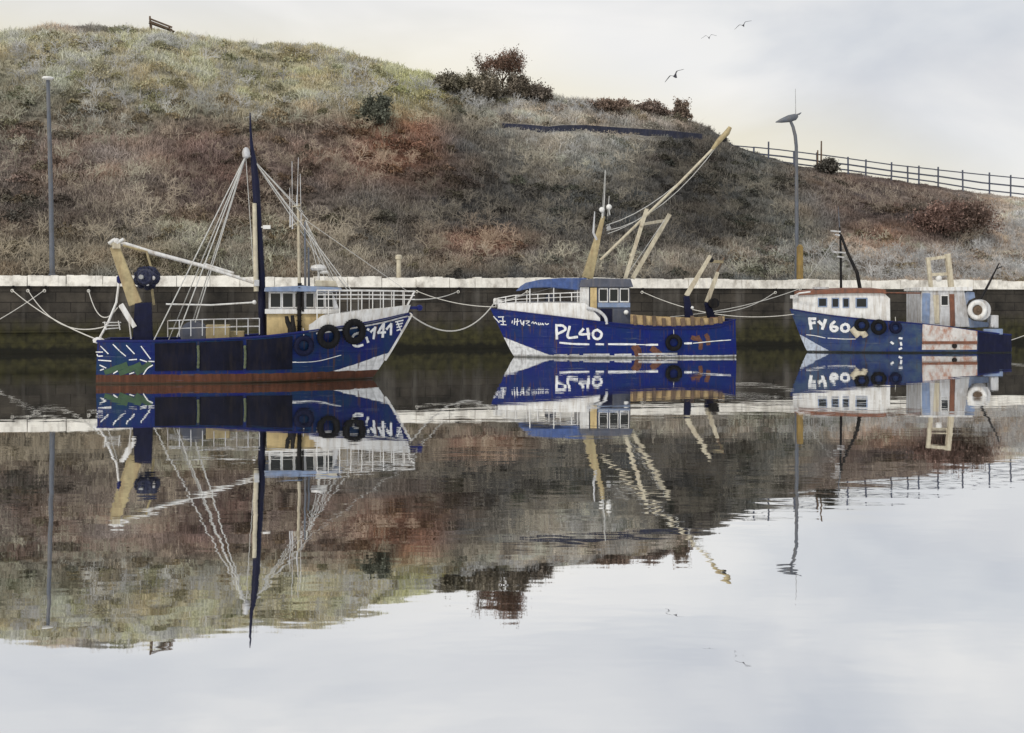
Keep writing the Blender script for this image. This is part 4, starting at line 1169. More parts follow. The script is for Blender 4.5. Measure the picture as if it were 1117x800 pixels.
# stern post, flag board, rails
sp = MB(); sp.tube([b.p(107, 372, 1.3), b.p(118, 352, 1.3), b.p(127, 330, 1.2), b.p(130, 306, 1.2)], 0.045); sp.lathe([(0.05, -0.1), (0.2, -0.06), (0.22, 0.05), (0.08, 0.14)], b.p(107.5, 372, 1.4), (0, 0, 1), 12)
sp.build('stern_post', M['white'], b.root, smooth=True)
sp = MB(); sp.lathe([(0.06, -0.16), (0.11, -0.08), (0.11, 0.1), (0.04, 0.16)], b.p(130.5, 305, 1.2), (0, 0, 1), 12); sp.build('stern_lamp', M['blue'], b.root, smooth=True)
sp = MB(); sp.beam(b.p(132, 332, 1.55), b.p(147, 357, 1.55), 0.05, 0.17); sp.tube([b.p(130, 334, 1.5), b.p(141, 352, 1.5), b.p(143, 370, 1.5)], 0.03); sp.build('stern_board', M['white'], b.root)
sp = MB()
for k in range(3): sp.tube([b.p(112 + 2 * k, 352 + 3.5 * k, 1.5), b.p(132 - k, 352 + 3 * k, 1.2)], 0.022)
sp.tube([b.p(114, 351, 1.5), b.p(116, 360, 1.5)], 0.022); sp.tube([b.p(129, 350, 1.3), b.p(131, 360, 1.3)], 0.022); sp.build('rope_cleat', M['white'], b.root, smooth=True)
for n_ in (1.95, -1.95): railing(b, [(183, 350), (230, 348.5), (283, 347.5)], n_, 0.62, 9, M['dull_white'], 0.02, 1)
# gear on deck
gd = MB(); gd.box(b.p(238, 362, 0.6), (0.9, 0.8, 0.55)); gd.box(b.p(258, 366, 0.4), (0.6, 0.6, 0.35)); gd.build('fish_box_stack', M['beige'], b.root, bevel=0.02)
gd = MB(); c_ = b.p(212, 364, 0.0); gd.lathe([(0.5, -0.8), (0.5, -0.74), (0.25, -0.72), (0.25, 0.72), (0.5, 0.74), (0.5, 0.8)], c_, (0, 1, 0), 20); gd.build('trawl_winch', M['slate'], b.root, bevel=0.01)
def hull_axis(h, x, z):
    d = 0.1; y0, y1 = h.side(x - d, z), h.side(x + d, z); return Vector((-(y1 - y0) / (2 * d), 1, 0)).normalized()
def hang(h, px, py, Rr, label, mat=None):
    q = h.on(px, py, Rr * 0.26); n = hull_axis(h, q.x, q.z); n.y *= h.b.ns
    wl_ = h.b.M @ q; wn_ = h.b.M.to_3x3() @ n
    return tyre(wl_, wn_, Rr, label, mat)
M['bluetyre'] = pm('dark_blue_tyre', (0.008, 0.010, 0.032), 0.75, 0.4, 8, bump=0.3, spec=0.15)
hang(h, 331.5, 377.5, 0.40, 'lowest tyre on the blue trawler, hung just ahead of its dark plates', M['bluetyre'])
hang(h, 358.5, 367.5, 0.47, 'black tyre below the cream deckhouse of the big trawler, middle one of its three')
hang(h, 386.5, 362.0, 0.50, 'foremost tyre on the big trawler, beside the first letter of its number')
boat1 = b

# ============================== the blue boat in the middle
b = Boat('fishing_boat', (5.8, 73.5, 0), R(184), 1)
tag(b.root, 'royal blue boat in the middle with a long beige derrick raised over its stern', 'fishing boat', 'fishing boats moored along the quay')
sh = shp(b, 0, [(805, 349, 1.6), (797, 349.5, 1.9), (790, 354, 2.0), (765, 356.5, 2.2), (720, 357, 2.2), (690, 355.5, 2.2), (650, 351.5, 2.0), (600, 345.5, 1.4), (560, 340.5, 0.6), (536, 337.5, 0)])
sh.sort()
qa, qb = b.p(549, 368, 0.4), b.p(602, 388.5, 1.6)
# line from the stem down to the water; white below and ahead of it
a_, c_ = (qb.z - qa.z), -(qb.x - qa.x)
sg_ = 1 if a_ * (qa.x + 1) + c_ * (qa.z - 1) > a_ * qa.x + c_ * qa.z else -1
wedge = (a_ * sg_, c_ * sg_, sg_ * (a_ * qa.x + c_ * qa.z))
HM2 = hullmat('royal_blue_hull_paint', (0.001, 0.008, 0.135), (0.003, 0.022, 0.105), (0.62, 0.62, 0.62), 0.14, wedge, samt=0.3, streak=(0.02, 0.02, 0.07))
h = Hull(b, b.p(804, 375, 1.7).x, b.p(535.5, 337.5, 0).x, b.p(561, 388.5, 0).x, 2.2, 0.8, sh, full=0.5, fine=1.7, deckp=2.4)
h.build(HM2, M['deck'], M['blue'], drop=0.6, cap=0.05)
X = lambda px, py=356, n=2.2: b.p(px, py, n).x
Z = lambda px, py, n=2.2: b.p(px, py, n).z
h.paint('registration_number', [[(606.8, 354.8), (607.4, 369.5)], [(606.8, 355), (614, 355.6), (616.6, 359.8), (608.5, 364.2)], [(621.3, 356.6), (619.4, 368), (629.4, 367.8)],
                                [(636, 359.3), (632.3, 364.6), (642.8, 364.5)], [(641, 358.8), (642.2, 369.6)],
                                [(651.2, 360), (647.4, 362), (647, 367), (650.6, 370), (654.8, 368.5), (656, 363.5), (651.6, 360)]], M['lettering'], 0.14)
h.paint('name_lettering', [[(559, 350), (558.5, 352.5)], [(561.5, 347.8), (561, 354)], [(564.5, 348.2), (564, 355)], [(561, 351.5), (566, 350.6)], [(567.5, 349.5), (569.5, 354.2), (571.5, 349.8), (571, 355.3)],
                           [(573.5, 350.3), (577.5, 350.6), (574, 353.4)], [(576, 354.6), (578, 355.2)], [(580, 352.6), (581.3, 351.2), (582.6, 353.2), (584, 351.8), (585.4, 353.6)],
                           [(587.3, 352.4), (587.3, 354.2), (589.3, 354.2), (589.3, 352.6)], [(591, 354.4), (591.6, 352.8), (593, 354.6)], [(594.6, 352.8), (596.3, 354.2), (598.2, 353.2)], ], M['lettering'], 0.055)
h.paint('bow_marks', [[(538.5, 345.5), (544.3, 351.8)], [(543.8, 346), (549.3, 345.8)], [(545, 350.3), (551, 350.8)], [(546.5, 354.2), (552, 354.6)], [(548.2, 346), (549, 354)]], M['lettering'], 0.06)
h.paint('white_line', [[(611, 374), (625, 375.3), (642, 375.8)], [(650.5, 375.6), (658, 375.8)], [(664, 375.6), (693, 375.8)], [(705, 376.4), (717, 376.2)], [(747, 374.8), (754, 374.6)],
                       ([(756, 374.6), (780, 372.2), (797, 371)], 0.05), ([(694, 376), (704, 376.2)], 0.05)], M['lettering'], 0.11, each=True)
h.paint('boot_dash', [[(605, 387.6), (618, 387.4)], [(622, 387.6), (631, 387.4)], [(637, 387), (664, 387)], [(671, 387.2), (688, 387)], [(697, 386.6), (738, 386.2)]], M['dull_white'], 0.11, each=True)
h.paint('rust_patch', [([(692.5, 379), (695, 381.5), (696, 386)], .42), ([(697.5, 381), (698, 384)], .2), ([(712, 381), (715, 383), (719, 386.5)], .36), ([(755.5, 368.6), (759, 369.6), (762, 368.4)], .26), ([(762.5, 371), (764.5, 374), (764, 380)], .24), ([(770.5, 366), (772, 369), (772.6, 375)], .26)],
        pm('rust_scab', (0.13, 0.055, 0.035), 0.85, 0.5, 6, bump=0.4), 0.3, off=0.012, each=True)
h.patch('rubbing_strake', X(800), X(640), lambda x: h.shx(x) - 0.14, lambda x: h.shx(x) - 0.07, 0.05, M['blue'], n=30, k=2)
# white whaleback forward
wbx0, wbx1 = X(655), b.p(543, 335, 0.2).x
plan_house(h, 'whaleback', wbx0, wbx1, lambda x: h.shx(x) - 0.02, lambda x: float(np.interp(x, [X(655), X(640), X(600, 330, 1.6), b.p(543, 333, .2).x], [h.shx(X(655)) + 0.25, Z(640, 331, 2.0), Z(600, 330.5, 1.4), Z(543, 331, 0.2)])), 0.12, M['white'], n=20)
railing(b, [(541, 326), (560, 322.5), (600, 320.5), (636, 319)], [0.1, 0.7, 1.4, 1.8], 0.46, 9, M['white'], 0.028, 1, 'bow_rail')
railing(b, [(541, 326), (560, 322.5), (600, 320.5), (636, 319)], [-0.1, -0.7, -1.4, -1.8], 0.46, 9, M['white'], 0.028, 1, 'bow_rail')
g_ = MB(); g_.box(b.p(543, 329.5, 0), (0.5, 0.35, 0.3)); g_.tube([b.p(540, 327, 0.3), b.p(540, 327, -0.3)], 0.09, 10); g_.build('anchor_roller', M['white'], b.root, bevel=0.02)
wc = MB(); c0 = b.p(600, 326, 0); wc.lathe([(0.28, -0.5), (0.28, -0.42), (0.14, -0.4), (0.14, 0.4), (0.28, 0.42), (0.28, 0.5)], c0, (0, 1, 0), 16); wc.box(c0 - Vector((0, 0, .2)), (0.6, 0.5, 0.3)); wc.build('anchor_winch', M['slate'], b.root, bevel=0.01)
rp = MB(); rp.tube(catmull([b.p(640, 336, 2.05), b.p(652, 339, 2.1), b.p(660, 346, 2.15), b.p(662, 354, 2.2)], 5), 0.09, 8); rp.build('bulwark_stay', M['dull_white'], b.root, smooth=True)
# blue canopy roof on white posts
cn = side_prism(b, [(566, 317.5), (571, 312), (577, 308), (590, 305), (612, 303.4), (640, 303.4), (641, 313.5), (630, 316.5), (600, 313.6), (582, 314)], -1.25, 1.25).build('canopy_roof', M['canopy'], b.root, bevel=0.04)
for px_ in (578, 604, 630):
    for n_ in (1.15, -1.15):
        g_ = MB(); g_.tube([b.p(px_, 330.5, n_), b.p(px_, 313, n_)], 0.035); g_.build('canopy_post', M['white'], b.root, smooth=True)
# wheelhouse
wh = side_prism(b, [(640, 356), (640, 313), (687, 313), (688, 356)], -1.35, 1.35).build('wheelhouse', M['slate'], b.root, bevel=0.02)
side_prism(b, [(632, 313.3), (634, 305.5), (650, 303.5), (688, 304.5), (691, 313.3)], -1.5, 1.5).build('roof', M['slate'], wh, bevel=0.03)
side_prism(b, [(632.5, 341), (633, 313.4), (642.5, 313.4), (642.5, 341)], -1.40, 1.40).build('front_panel', M['white'], wh, bevel=0.01)
for n0, n1 in ((1.351, 1.44), (-1.44, -1.351)):
    side_prism(b, [(644, 338), (644, 314), (651, 314), (651, 338)], n0, n1).build('corner_post', M['cream'], wh, bevel=0.01)
    side_prism(b, [(652, 335.5), (652, 330.5), (687.5, 330.5), (687.5, 335.5)], n0, n1 - 0.02 if n1 > 0 else n1).build('sill_band', M['paleblue'], wh, bevel=0.01)
windows(b, wh, [[(653, 314.5), (663, 314.5), (663, 330), (653, 330)], [(664.5, 314.5), (674.5, 314.5), (674.5, 330), (664.5, 330)], [(676, 314.5), (686, 314.5), (686, 330), (676, 330)]], 1.352, M['white'], 0.035, both=True)
side_prism(b, [(655, 355), (655, 337), (668, 337), (668, 355)], 1.352, 1.38).build('door', M['navy'], wh, bevel=0.01)
# mast, aerials, lamps
m_ = MB(); m_.beam(b.p(640.5, 304, 0.0), b.p(658, 236, 0), 0.5, 0.62, 0.2, 0.2); ms_ = m_.build('mast', M['beige'], b.root, bevel=0.03)
m_ = MB(); m_.tube([b.p(658, 238, 0), b.p(659.5, 212, 0), b.p(660.5, 186, 0)], [0.05, 0.03, 0.015], 6); m_.tube([b.p(663, 236, 0.2), b.p(664.5, 214, 0.2)], 0.02, 6); m_.build('whip_aerial', M['wire'], ms_, smooth=True)
for x_, y_ in ((656.5, 229, ), (664.3, 226)):
    m_ = MB(); m_.ball(b.p(x_, y_, 0.2), 0.16, 12); m_.tube([b.p(x_, y_, 0.2), b.p(x_ + 1, y_ + 9, 0.1)], 0.025, 6); m_.build('masthead_lamp', M['lens'], ms_, smooth=True)
m_ = MB(); m_.tube([b.p(651, 262, 0.1), b.p(647.3, 254, 0.1), b.p(648.7, 231, 0.1)], [0.09, 0.07, 0.03], 8); m_.build('grey_horn', M['dull_white'], ms_, smooth=True)
# derrick boom
bm_ = MB(); bm_.tube([b.p(655, 284, 0.15), b.p(700, 240, 0.15), b.p(740, 201, 0.15), b.p(780, 160, 0.15)], [0.085, 0.08, 0.075, 0.07], 10); br_ = bm_.build('derrick', M['palebeige'], b.root, smooth=True)
bm_ = MB(); bm_.tube([b.p(777, 163, 0.15), b.p(784, 154, .15), b.p(793, 145, 0.15), b.p(796.5, 139, 0.15)], [0.09, 0.15, 0.17, 0.11], 12); bm_.build('derrick_head', M['beige'], br_, smooth=True)
rg = MB()
stay(rg, b.p(661, 246, 0.0), b.p(786, 152, 0.15), 0.022, 0.75); stay(rg, b.p(661.5, 252, 0.1), b.p(786, 154, 0.15), 0.02, 1.0); stay(rg, b.p(663, 255, 0.1), b.p(735, 207, 0.15), 0.018, 0.35)
stay(rg, b.p(660, 186, 0), b.p(656, 240, 0.3), 0.01); stay(rg, b.p(684, 300, 0.2), b.p(725, 240, 0.3), 0.018)
stay(rg, b.p(640, 304, 0.4), b.p(540, 331, 0.1), 0.014)
rg.build('standing_rigging', M['wire'], b.root, smooth=True)
def sheave(b, px, py, n, mat, r=0.14, parent=None):
    m = MB(); c0 = b.p(px, py, n); m.lathe([(0.0, -0.07), (r, -0.07), (r, -0.03), (r * .7, 0), (r, 0.03), (r, 0.07), (0.0, 0.07)], c0, (0, 1, 0), 14); m.torus(c0 + Vector((0, 0, r * 1.3)), (0, 1, 0), r * .4, .022, 12, 6)
    return m.build('sheave_block', mat, parent or b.root, smooth=True)
sheave(b, 790, 152, 0.15, M['black'], 0.16); sheave(b, 664, 249, 0.1, M['steel'], 0.13); sheave(b, 776, 284, 1.0, M['black'], 0.13)
# the A frame behind the wheelhouse
af = empty('a_frame'); af.parent = b.root
for p0, p1, n_, w0 in (((682, 304), (705.5, 228), 0.9, 0.16), ((690, 304), (730.5, 234), -0.6, 0.18)):
    g_ = MB(); g_.beam(b.p(*p0, n_), b.p(*p1, n_), w0, w0 * 1.3); g_.build('frame_leg', M['palebeige'], af, bevel=0.01)
g_ = MB(); g_.beam(b.p(699.5, 245, 0.9), b.p(724, 241, -0.6), 0.16, 0.14, side=(0, 0, 1)); g_.build('frame_crossbar', M['palebeige'], af, bevel=0.01)
for q_, r_ in (((689, 279, 0.9), 0.14), ((700, 246, 1.0), 0.12)):
    g_ = MB(); g_.ball(b.p(*q_), r_); g_.build('block', M['palebeige'], af, smooth=True)
# aft rail boards with brown posts
ar = MB(); X0, X1 = X(792), X(688); n = 26; vs, fs = [], []
for i in range(n + 1):
    x = X0 + (X1 - X0) * i / n; y = h.side(x, h.shx(x) - 0.01) - 0.10; zb_ = h.shx(x) + 0.04; zt_ = zb_ + float(np.interp(i / n, [0, .5, 1], [0.34, 0.50, 0.58]))
    for sg in (1,):
        vs += [(x, y, zb_), (x, y, zt_), (x, y - 0.06, zt_), (x, y - 0.06, zb_)]
for i in range(n):
    for j in range(4): fs.append((4 * i + j, 4 * i + (j + 1) % 4, 4 * i + 4 + (j + 1) % 4, 4 * i + 4 + j))
fs += [(0, 1, 2, 3), (4 * n + 3, 4 * n + 2, 4 * n + 1, 4 * n)]
for nm, sg in (('rail_board', 1), ('rail_board', -1)):
    MB().add([(v[0], v[1] * sg, v[2]) for v in vs], fs).build(nm, M['tan'], b.root)
for i in range(10):
    x = X0 + 0.25 + (X1 - X0 - 0.5) * i / 9; y = h.side(x, h.shx(x) - 0.01) - 0.03; z_ = h.shx(x)
    g_ = MB(); g_.beam((x, y, z_ + 0.03), (x + 0.04, y, z_ + random.uniform(0.42, 0.62)), 0.14, random.uniform(0.15, 0.26)); g_.build('rail_post', M['timber'], b.root, bevel=0.02)
# stern gantry: two dark posts with slanting beige heads
for p0, p1, p2, n_ in (((753, 357), (748.5, 323), (775, 279), 1.0), ((779, 357), (771, 330), (783, 297), -0.9)):
    g_ = MB(); g_.beam(b.p(*p0, n_), b.p(*p1, n_), 0.3, 0.55, 0.25, 0.32); po = g_.build('gantry_post', M['navy'], b.root, bevel=0.03)
    g_ = MB(); g_.beam(b.p(*p1, n_), b.p(*p2, n_), 0.22, 0.26, 0.18, 0.2); g_.build('gantry_arm', M['palebeige'], po, bevel=0.02)
g_ = MB(); g_.beam(b.p(772, 285, 1.0), b.p(788, 286, -0.9), 0.16, 0.14, side=(0, 0, 1)); g_.build('gantry_crossbar', M['beige'], b.root, bevel=0.01)
g_ = MB(); g_.tube([b.p(782, 297, -0.9), b.p(790, 281, -0.9)], [0.07, 0.04], 8); g_.build('gantry_strut', M['timber'], b.root)
g_ = MB(); c0 = b.p(778, 331, -0.6); g_.lathe([(0.0, -0.3), (0.28, -0.28), (0.3, 0.28), (0.0, 0.3)], c0, (0, 1, 0), 16); g_.build('gantry_block', M['black'], b.root, smooth=True)
for q_, r_ in (((755, 336, 1.1), 0.1), ((683, 341, 1.5), 0.14)):
    g_ = MB(); g_.ball(b.p(*q_), r_); g_.build('deck_lamp', M['lens'], b.root, smooth=True)
g_ = MB(); g_.box(b.p(782, 351, 1.0), (0.7, 0.6, 0.5)); g_.box(b.p(771, 352, 1.2), (0.4, 0.5, 0.35)); g_.build('brown_crates', M['brown'], b.root, bevel=0.03)
hang(h, 735, 374, 0.47, 'single black tyre hanging on the side of the royal blue boat in the middle')
boat2 = b; h2 = h

# ============================== the boat on the right
b = Boat('fishing_boat', (24.2, 80.5, 0), R(183), 1)
tag(b.root, 'weathered blue boat on the right with white forward house and a rust stained stern', 'fishing boat', 'fishing boats moored along the quay')
sh = shp(b, 0, [(1105, 366, 1.5), (1090, 364.5, 1.8), (1067, 362, 2.1), (1040, 358, 2.1), (1010, 354.5, 2.1), (985, 352.5, 2.1), (950, 350, 2.0), (910, 345.5, 1.5), (880, 341, 0.8), (862.5, 337.5, 0)])
sh.sort()
qa, qb = b.p(871, 363.5, 0.3), b.p(908, 383.5, 1.3)
a_, c_ = (qb.z - qa.z), -(qb.x - qa.x)
sg_ = 1 if a_ * (qa.x + 1) + c_ * (qa.z - 1) > a_ * qa.x + c_ * qa.z else -1
wedge = (a_ * sg_, c_ * sg_, sg_ * (a_ * qa.x + c_ * qa.z))
HM3 = hullmat('weathered_blue_hull_paint', (0.008, 0.024, 0.135), (0.055, 0.088, 0.125), (0.02, 0.03, 0.06), 0.10, wedge, (0.50, 0.56, 0.66), samt=0.45, streak=(0.05, 0.075, 0.085))
h = Hull(b, b.p(1104, 385, 1.6).x, b.p(862, 337.5, 0).x, b.p(881, 384, 0).x, 2.1, 0.8, sh, full=0.5, fine=1.6, deckp=2.3)
h.build(HM3, M['deck'], M['blue'], drop=0.55, cap=0.05)
X = lambda px, py=352, n=2.1: b.p(px, py, n).x
Z = lambda px, py, n=2.1: b.p(px, py, n).z
h.paint('registration_number', [[(882.9, 347.6), (884.7, 358.6)], [(883, 347.8), (889, 348)], [(883.8, 353), (888.4, 352.2)],
                                [(893.3, 351), (896.8, 354.6)], [(900.2, 349.2), (897, 358.8)],
                                [(910, 351.2), (906.4, 355), (907.2, 360.4), (911.6, 361), (913, 357.6), (908.6, 356.4)],
                                [(921.7, 353.8), (918, 356), (918.4, 360.4), (922.4, 361.8), (925.6, 359.4), (924.8, 355), (921.9, 353.8)]], M['lettering'], 0.17)
h.paint('pale_line', [[(879.5, 365.3), (889, 366.4), (900, 368.8)], [(903, 369), (920, 370), (933, 370)]], M['lettering'], 0.045)
h.paint('scuff', [[(972, 373.5), (974, 375)], [(981, 369), (983.5, 369.4)], [(982.5, 374), (983, 376.5)], [(981, 381), (983, 380)]], M['lettering'], 0.13, each=True)
an = MB(); an.tube([h.on(929, 358.5, 0.12), h.on(937, 366, 0.12)], [0.18, 0.26], 10); an.tube([h.on(931, 361, 0.12), h.on(942, 363.5, 0.14), h.on(944, 367, 0.12)], [0.12, 0.22, 0.2], 10); an.build('anchor', M['palebeige'], b.root, smooth=True)
# white forward house with brown top
hx0, hx1 = X(972), b.p(866, 334, 0.25).x
ztop = lambda x: float(np.interp(x, [X(972), X(966), X(930), b.p(866, 322, 0.3).x], [Z(972, 326), Z(966, 320), Z(930, 320), Z(866, 322.5, 0.3)]))
fh = plan_house(h, 'forward_house', hx0, hx1, lambda x: h.shx(x) - 0.03, ztop, 0.14, M['white'], n=18)
plan_house(h, 'house_top', X(967), b.p(869, 322, .3).x, lambda x: ztop(x) + 0.012, lambda x: ztop(x) + 0.26, 0.02, M['brown'], n=18, parent=fh, tumble=0.02)
def wall_window(px0, px1, py0, py1):
    """framed pane following the sloping house side"""
    cs = []
    for (a, c) in ((px0, py0), (px1, py0), (px1, py1), (px0, py1)):
        n_ = 1.8
        for _ in range(8):
            q = b.p(a, c, n_); zl = h.shx(q.x) - 0.03; zh = ztop(q.x); t = max(0, min(1, (q.z - zl) / (zh - zl)))
            n_ = max(0.04, h.side(q.x, min(zl, h.shx(q.x) - 0.01)) - 0.14) - 0.06 * t
        cs.append(Vector((q.x, (n_ + 0.012) * b.ns, q.z)))
    cen = sum(cs, Vector()) / 4; inn = [cen + (q - cen) * 0.80 for q in cs]; out = Vector((0, 0.04 * b.ns, 0))
    vs = cs + inn + [q + out for q in cs] + [q + out for q in inn]; fs = []
    for i in range(4):
        j = (i + 1) % 4
        fs += [(8 + i, 8 + j, 12 + j, 12 + i), (i, j, 8 + j, 8 + i), (4 + i, 12 + i, 12 + j, 4 + j)]
    f_ = MB().add(vs, fs).build('window', M['paleblue'], fh)
    MB().prism([q + out * 0.2 for q in inn], out * 0.3).build('pane', M['glass'], f_)
for w_ in ((892, 902, 325, 335), (907, 915, 325, 336), (919, 926, 325, 336), (933, 946, 325, 336)): wall_window(*w_)
g_ = MB(); g_.box(b.p(895, 314.5, 0.3), (0.85, 0.7, 0.14)); g_.tube([b.p(889, 315, 0.3), b.p(888, 319, .3)], 0.03); g_.tube([b.p(900, 315, 0.3), b.p(900.5, 319, .3)], 0.03); g_.build('life_raft', M['dull_white'], b.root, bevel=0.03)
g_ = MB(); g_.box(b.p(951, 318.5, 0.9), (0.26, 0.3, 0.42)); g_.build('roof_box', M['white'], b.root, bevel=0.03)
g_ = MB(); g_.tube([b.p(864, 324, 0.2), b.p(872, 320, 0.9), b.p(884, 318.5, 1.4)], 0.05, 8); g_.box(b.p(866, 324, 0.1), (0.35, 0.5, 0.2)); g_.build('bow_fairlead', M['white'], b.root, bevel=0.01)
g_ = MB(); g_.tube([b.p(966, 319.5, 1.2), b.p(1043, 320.5, 1.2)], 0.045, 8); g_.build('brown_rail', M['brown'], b.root, smooth=True)
# mast and its leg
m_ = MB(); m_.tube([b.p(917.5, 320, 0), b.p(917, 270, 0), b.p(916, 248, 0)], [0.08, 0.07, 0.05], 8); ms_ = m_.build('mast', M['black'], b.root, smooth=True)
m_ = MB(); m_.tube([b.p(939, 320, 0.4), b.p(935, 298, 0.3), b.p(925, 277, 0.15), b.p(917, 256, 0)], [0.13, 0.12, 0.10, 0.08], 8); m_.build('mast_leg', M['black'], ms_, smooth=True)
m_ = MB(); m_.tube([b.p(916, 252, 0), b.p(914.3, 225, 0)], [0.04, 0.015], 6); m_.build('whip_aerial', M['greylamp'], ms_, smooth=True)
for y_, xa, xb in ((252, 906, 917), (256, 911, 916), (275, 909, 924), (280, 913, 921)):
    m_ = MB(); m_.beam(b.p(xa, y_, 0.1), b.p(xb, y_ + 1, 0.1), 0.07, 0.09); m_.build('crosstree', M['dull_white'], ms_, bevel=0.01)
rg = MB(); stay(rg, b.p(916, 255, 0), b.p(868, 322, 0.1), 0.010); stay(rg, b.p(926, 300, 0), b.p(922, 319, 0.5), 0.012); stay(rg, b.p(926, 300, 0), b.p(930, 319, 0.5), 0.012); rg.build('standing_rigging', M['wire'], b.root)
# stern house
sh_ = side_prism(b, [(1005, 357), (1005, 317), (1052, 317), (1058, 357)], -1.3, 1.3).build('stern_house', M['dull_white'], b.root, bevel=0.03)
side_prism(b, [(1003.5, 317.4), (1004, 313.5), (1061, 313), (1061, 317.4)], -1.4, 1.4).build('roof', M['white'], sh_, bevel=0.02)
side_prism(b, [(1006, 355), (1006, 320), (1015, 320), (1014, 355)], 1.302, 1.36).build('blue_panel', M['paleblue'], sh_, bevel=0.03)
side_prism(b, [(1020, 353), (1018, 322), (1024, 322), (1025, 353)], 1.302, 1.35).build('door_jamb', M['palebeige'], sh_, bevel=0.01)
side_prism(b, [(1037, 356), (1036, 321), (1041, 321), (1042, 356)], 1.302, 1.38).build('brown_post', M['brown'], sh_, bevel=0.01)
windows(b, sh_, [[(1026, 322), (1034.5, 322), (1034.5, 334), (1026, 334)]], 1.302, M['white'], 0.03)
g_ = MB(); g_.lathe([(0.30, 0.0), (0.58, 0.0), (0.66, 0.08), (0.66, 0.5), (0.60, 0.62), (0.28, 0.6)], Vector(b.p(1066, 338.5, 1.15)), (0, b.ns, 0), 28)
dr = g_.build('net_drum', M['dull_white'], b.root, smooth=True)
g_ = MB(); g_.torus(b.p(1066, 338.5, 1.80), (0, 1, 0), 0.46, 0.15, 28, 10); g_.build('drum_rim', M['white'], dr, smooth=True)
g_ = MB(); g_.lathe([(0.0, 0), (0.30, 0.02), (0.30, 0.1), (0.10, 0.14), (0.08, 0.24)], b.p(1066, 338.5, 1.72), (0, b.ns, 0), 18); g_.build('drum_hub', M['timber'], dr, smooth=True)
# the blue curved drum guard
arc = [(1063, 319), (1055, 318), (1048, 323), (1044, 332), (1044, 345), (1048, 354), (1056, 358), (1080, 357), (1079, 352), (1062, 350), (1054, 345), (1053, 336), (1057, 328), (1064, 325)]
side_prism(b, arc, 0.7, 1.22).build('drum_guard', M['paleblue'], b.root, bevel=0.03)
g_ = MB(); g_.box(b.p(1083, 351, 1.2), (0.5, 0.6, 0.8)); g_.ball(b.p(1082.5, 356, 1.5), 0.12); g_.build('stern_bitt', M['dull_white'], b.root, bevel=0.05)
g_ = MB(); g_.tube([b.p(1068, 330, 0.6), b.p(1079, 309, 0.6), b.p(1090, 287, 0.6)], [0.09, 0.07, 0.035], 8); g_.tube([b.p(1086, 294, .6), b.p(1093, 291, 0.6)], 0.03, 6); g_.build('davit', M['black'], b.root, smooth=True)
# goalpost gantry
gg = empty('goalpost_gantry'); gg.parent = b.root
for p0, p1, n_, w0 in (((1016.5, 322), (1012, 281), 0.9, 0.22), ((1038.5, 322), (1033.5, 277), 0.9, 0.30)):
    g_ = MB(); g_.beam(b.p(*p0, n_), b.p(*p1, n_), w0, w0); g_.build('gantry_post', M['palebeige'], gg, bevel=0.02)
for y0, y1 in ((283, 280), (300, 299)):
    g_ = MB(); g_.beam(b.p(1012, y0, 0.9), b.p(1034, y1, 0.9), 0.16, 0.2); g_.build('gantry_bar', M['palebeige'], gg, bevel=0.02)
g_ = MB(); g_.ball(b.p(1024, 304, 0.9), 0.2); g_.build('hanging_block', M['white'], gg, smooth=True)
# rust stained white panel on the side, dark quarter
h.patch('stained_panel', X(1066), X(1006), lambda x: 0.20, lambda x: h.shx(x) + 0.02, 0.035, M['rustwhite'], both=False)
h.patch('rub_rail', X(1066), X(1006), lambda x: 0.55, lambda x: 0.72, 0.09, M['brown'], both=False)
h.patch('quarter_plate', h.xs + 0.1, X(1067.5), lambda x: 0.06, lambda x: h.shx(x) - 0.04, 0.03, M['navy'], both=False)
g_ = MB(); g_.lathe([(0.0, 0), (0.16, 0.0), (0.16, 0.05), (0.0, 0.06)], h.on(1041, 377.5, 0.04), (0, b.ns, 0), 14); g_.build('scupper', M['black'], b.root)
g_ = MB(); c0 = b.p(1084, 360.5, 1.7); g_.box(b.p(1083, 362, 1.8), (1.2, 0.2, 0.35)); g_.build('stern_rail_board', M['paleblue'], b.root, bevel=0.03)
hang(h, 940, 355, 0.44, 'leftmost of the three tyres on the weathered blue boat, next to its anchor')
hang(h, 958.5, 357, 0.47, 'middle tyre of the row below the white house of the right-hand boat')
hang(h, 977, 357.5, 0.38, 'smallest tyre of the right-hand row, aft of the white house', M['bluetyre'])
boat3 = b; h3 = h

# ------------------------------------------------------------------ on the hill
def leafmesh(name, centres, size, cols, parent, mat, org, upward=0.0):
    n = len(centres)
    a_ = rng.normal(0, 1, (n, 3)); a_[:, 2] += upward; a_ /= np.linalg.norm(a_, axis=1)[:, None]
    b_ = np.cross(a_, rng.normal(0, 1, (n, 3))); b_ /= np.linalg.norm(b_, axis=1)[:, None] + 1e-9
    s_ = (size * rng.uniform(0.6, 1.5, n))[:, None]
    c = centres - np.array(org)
    V = np.stack([c - a_ * s_ * 1.7, c + b_ * s_ * 0.8, c + a_ * s_ * 1.7, c - b_ * s_ * 0.8], 1).reshape(-1, 3)
    o = colmesh(name, V, np.arange(n * 4), 4, np.repeat(cols, 4, 0), mat)
    o.parent = parent
    return o

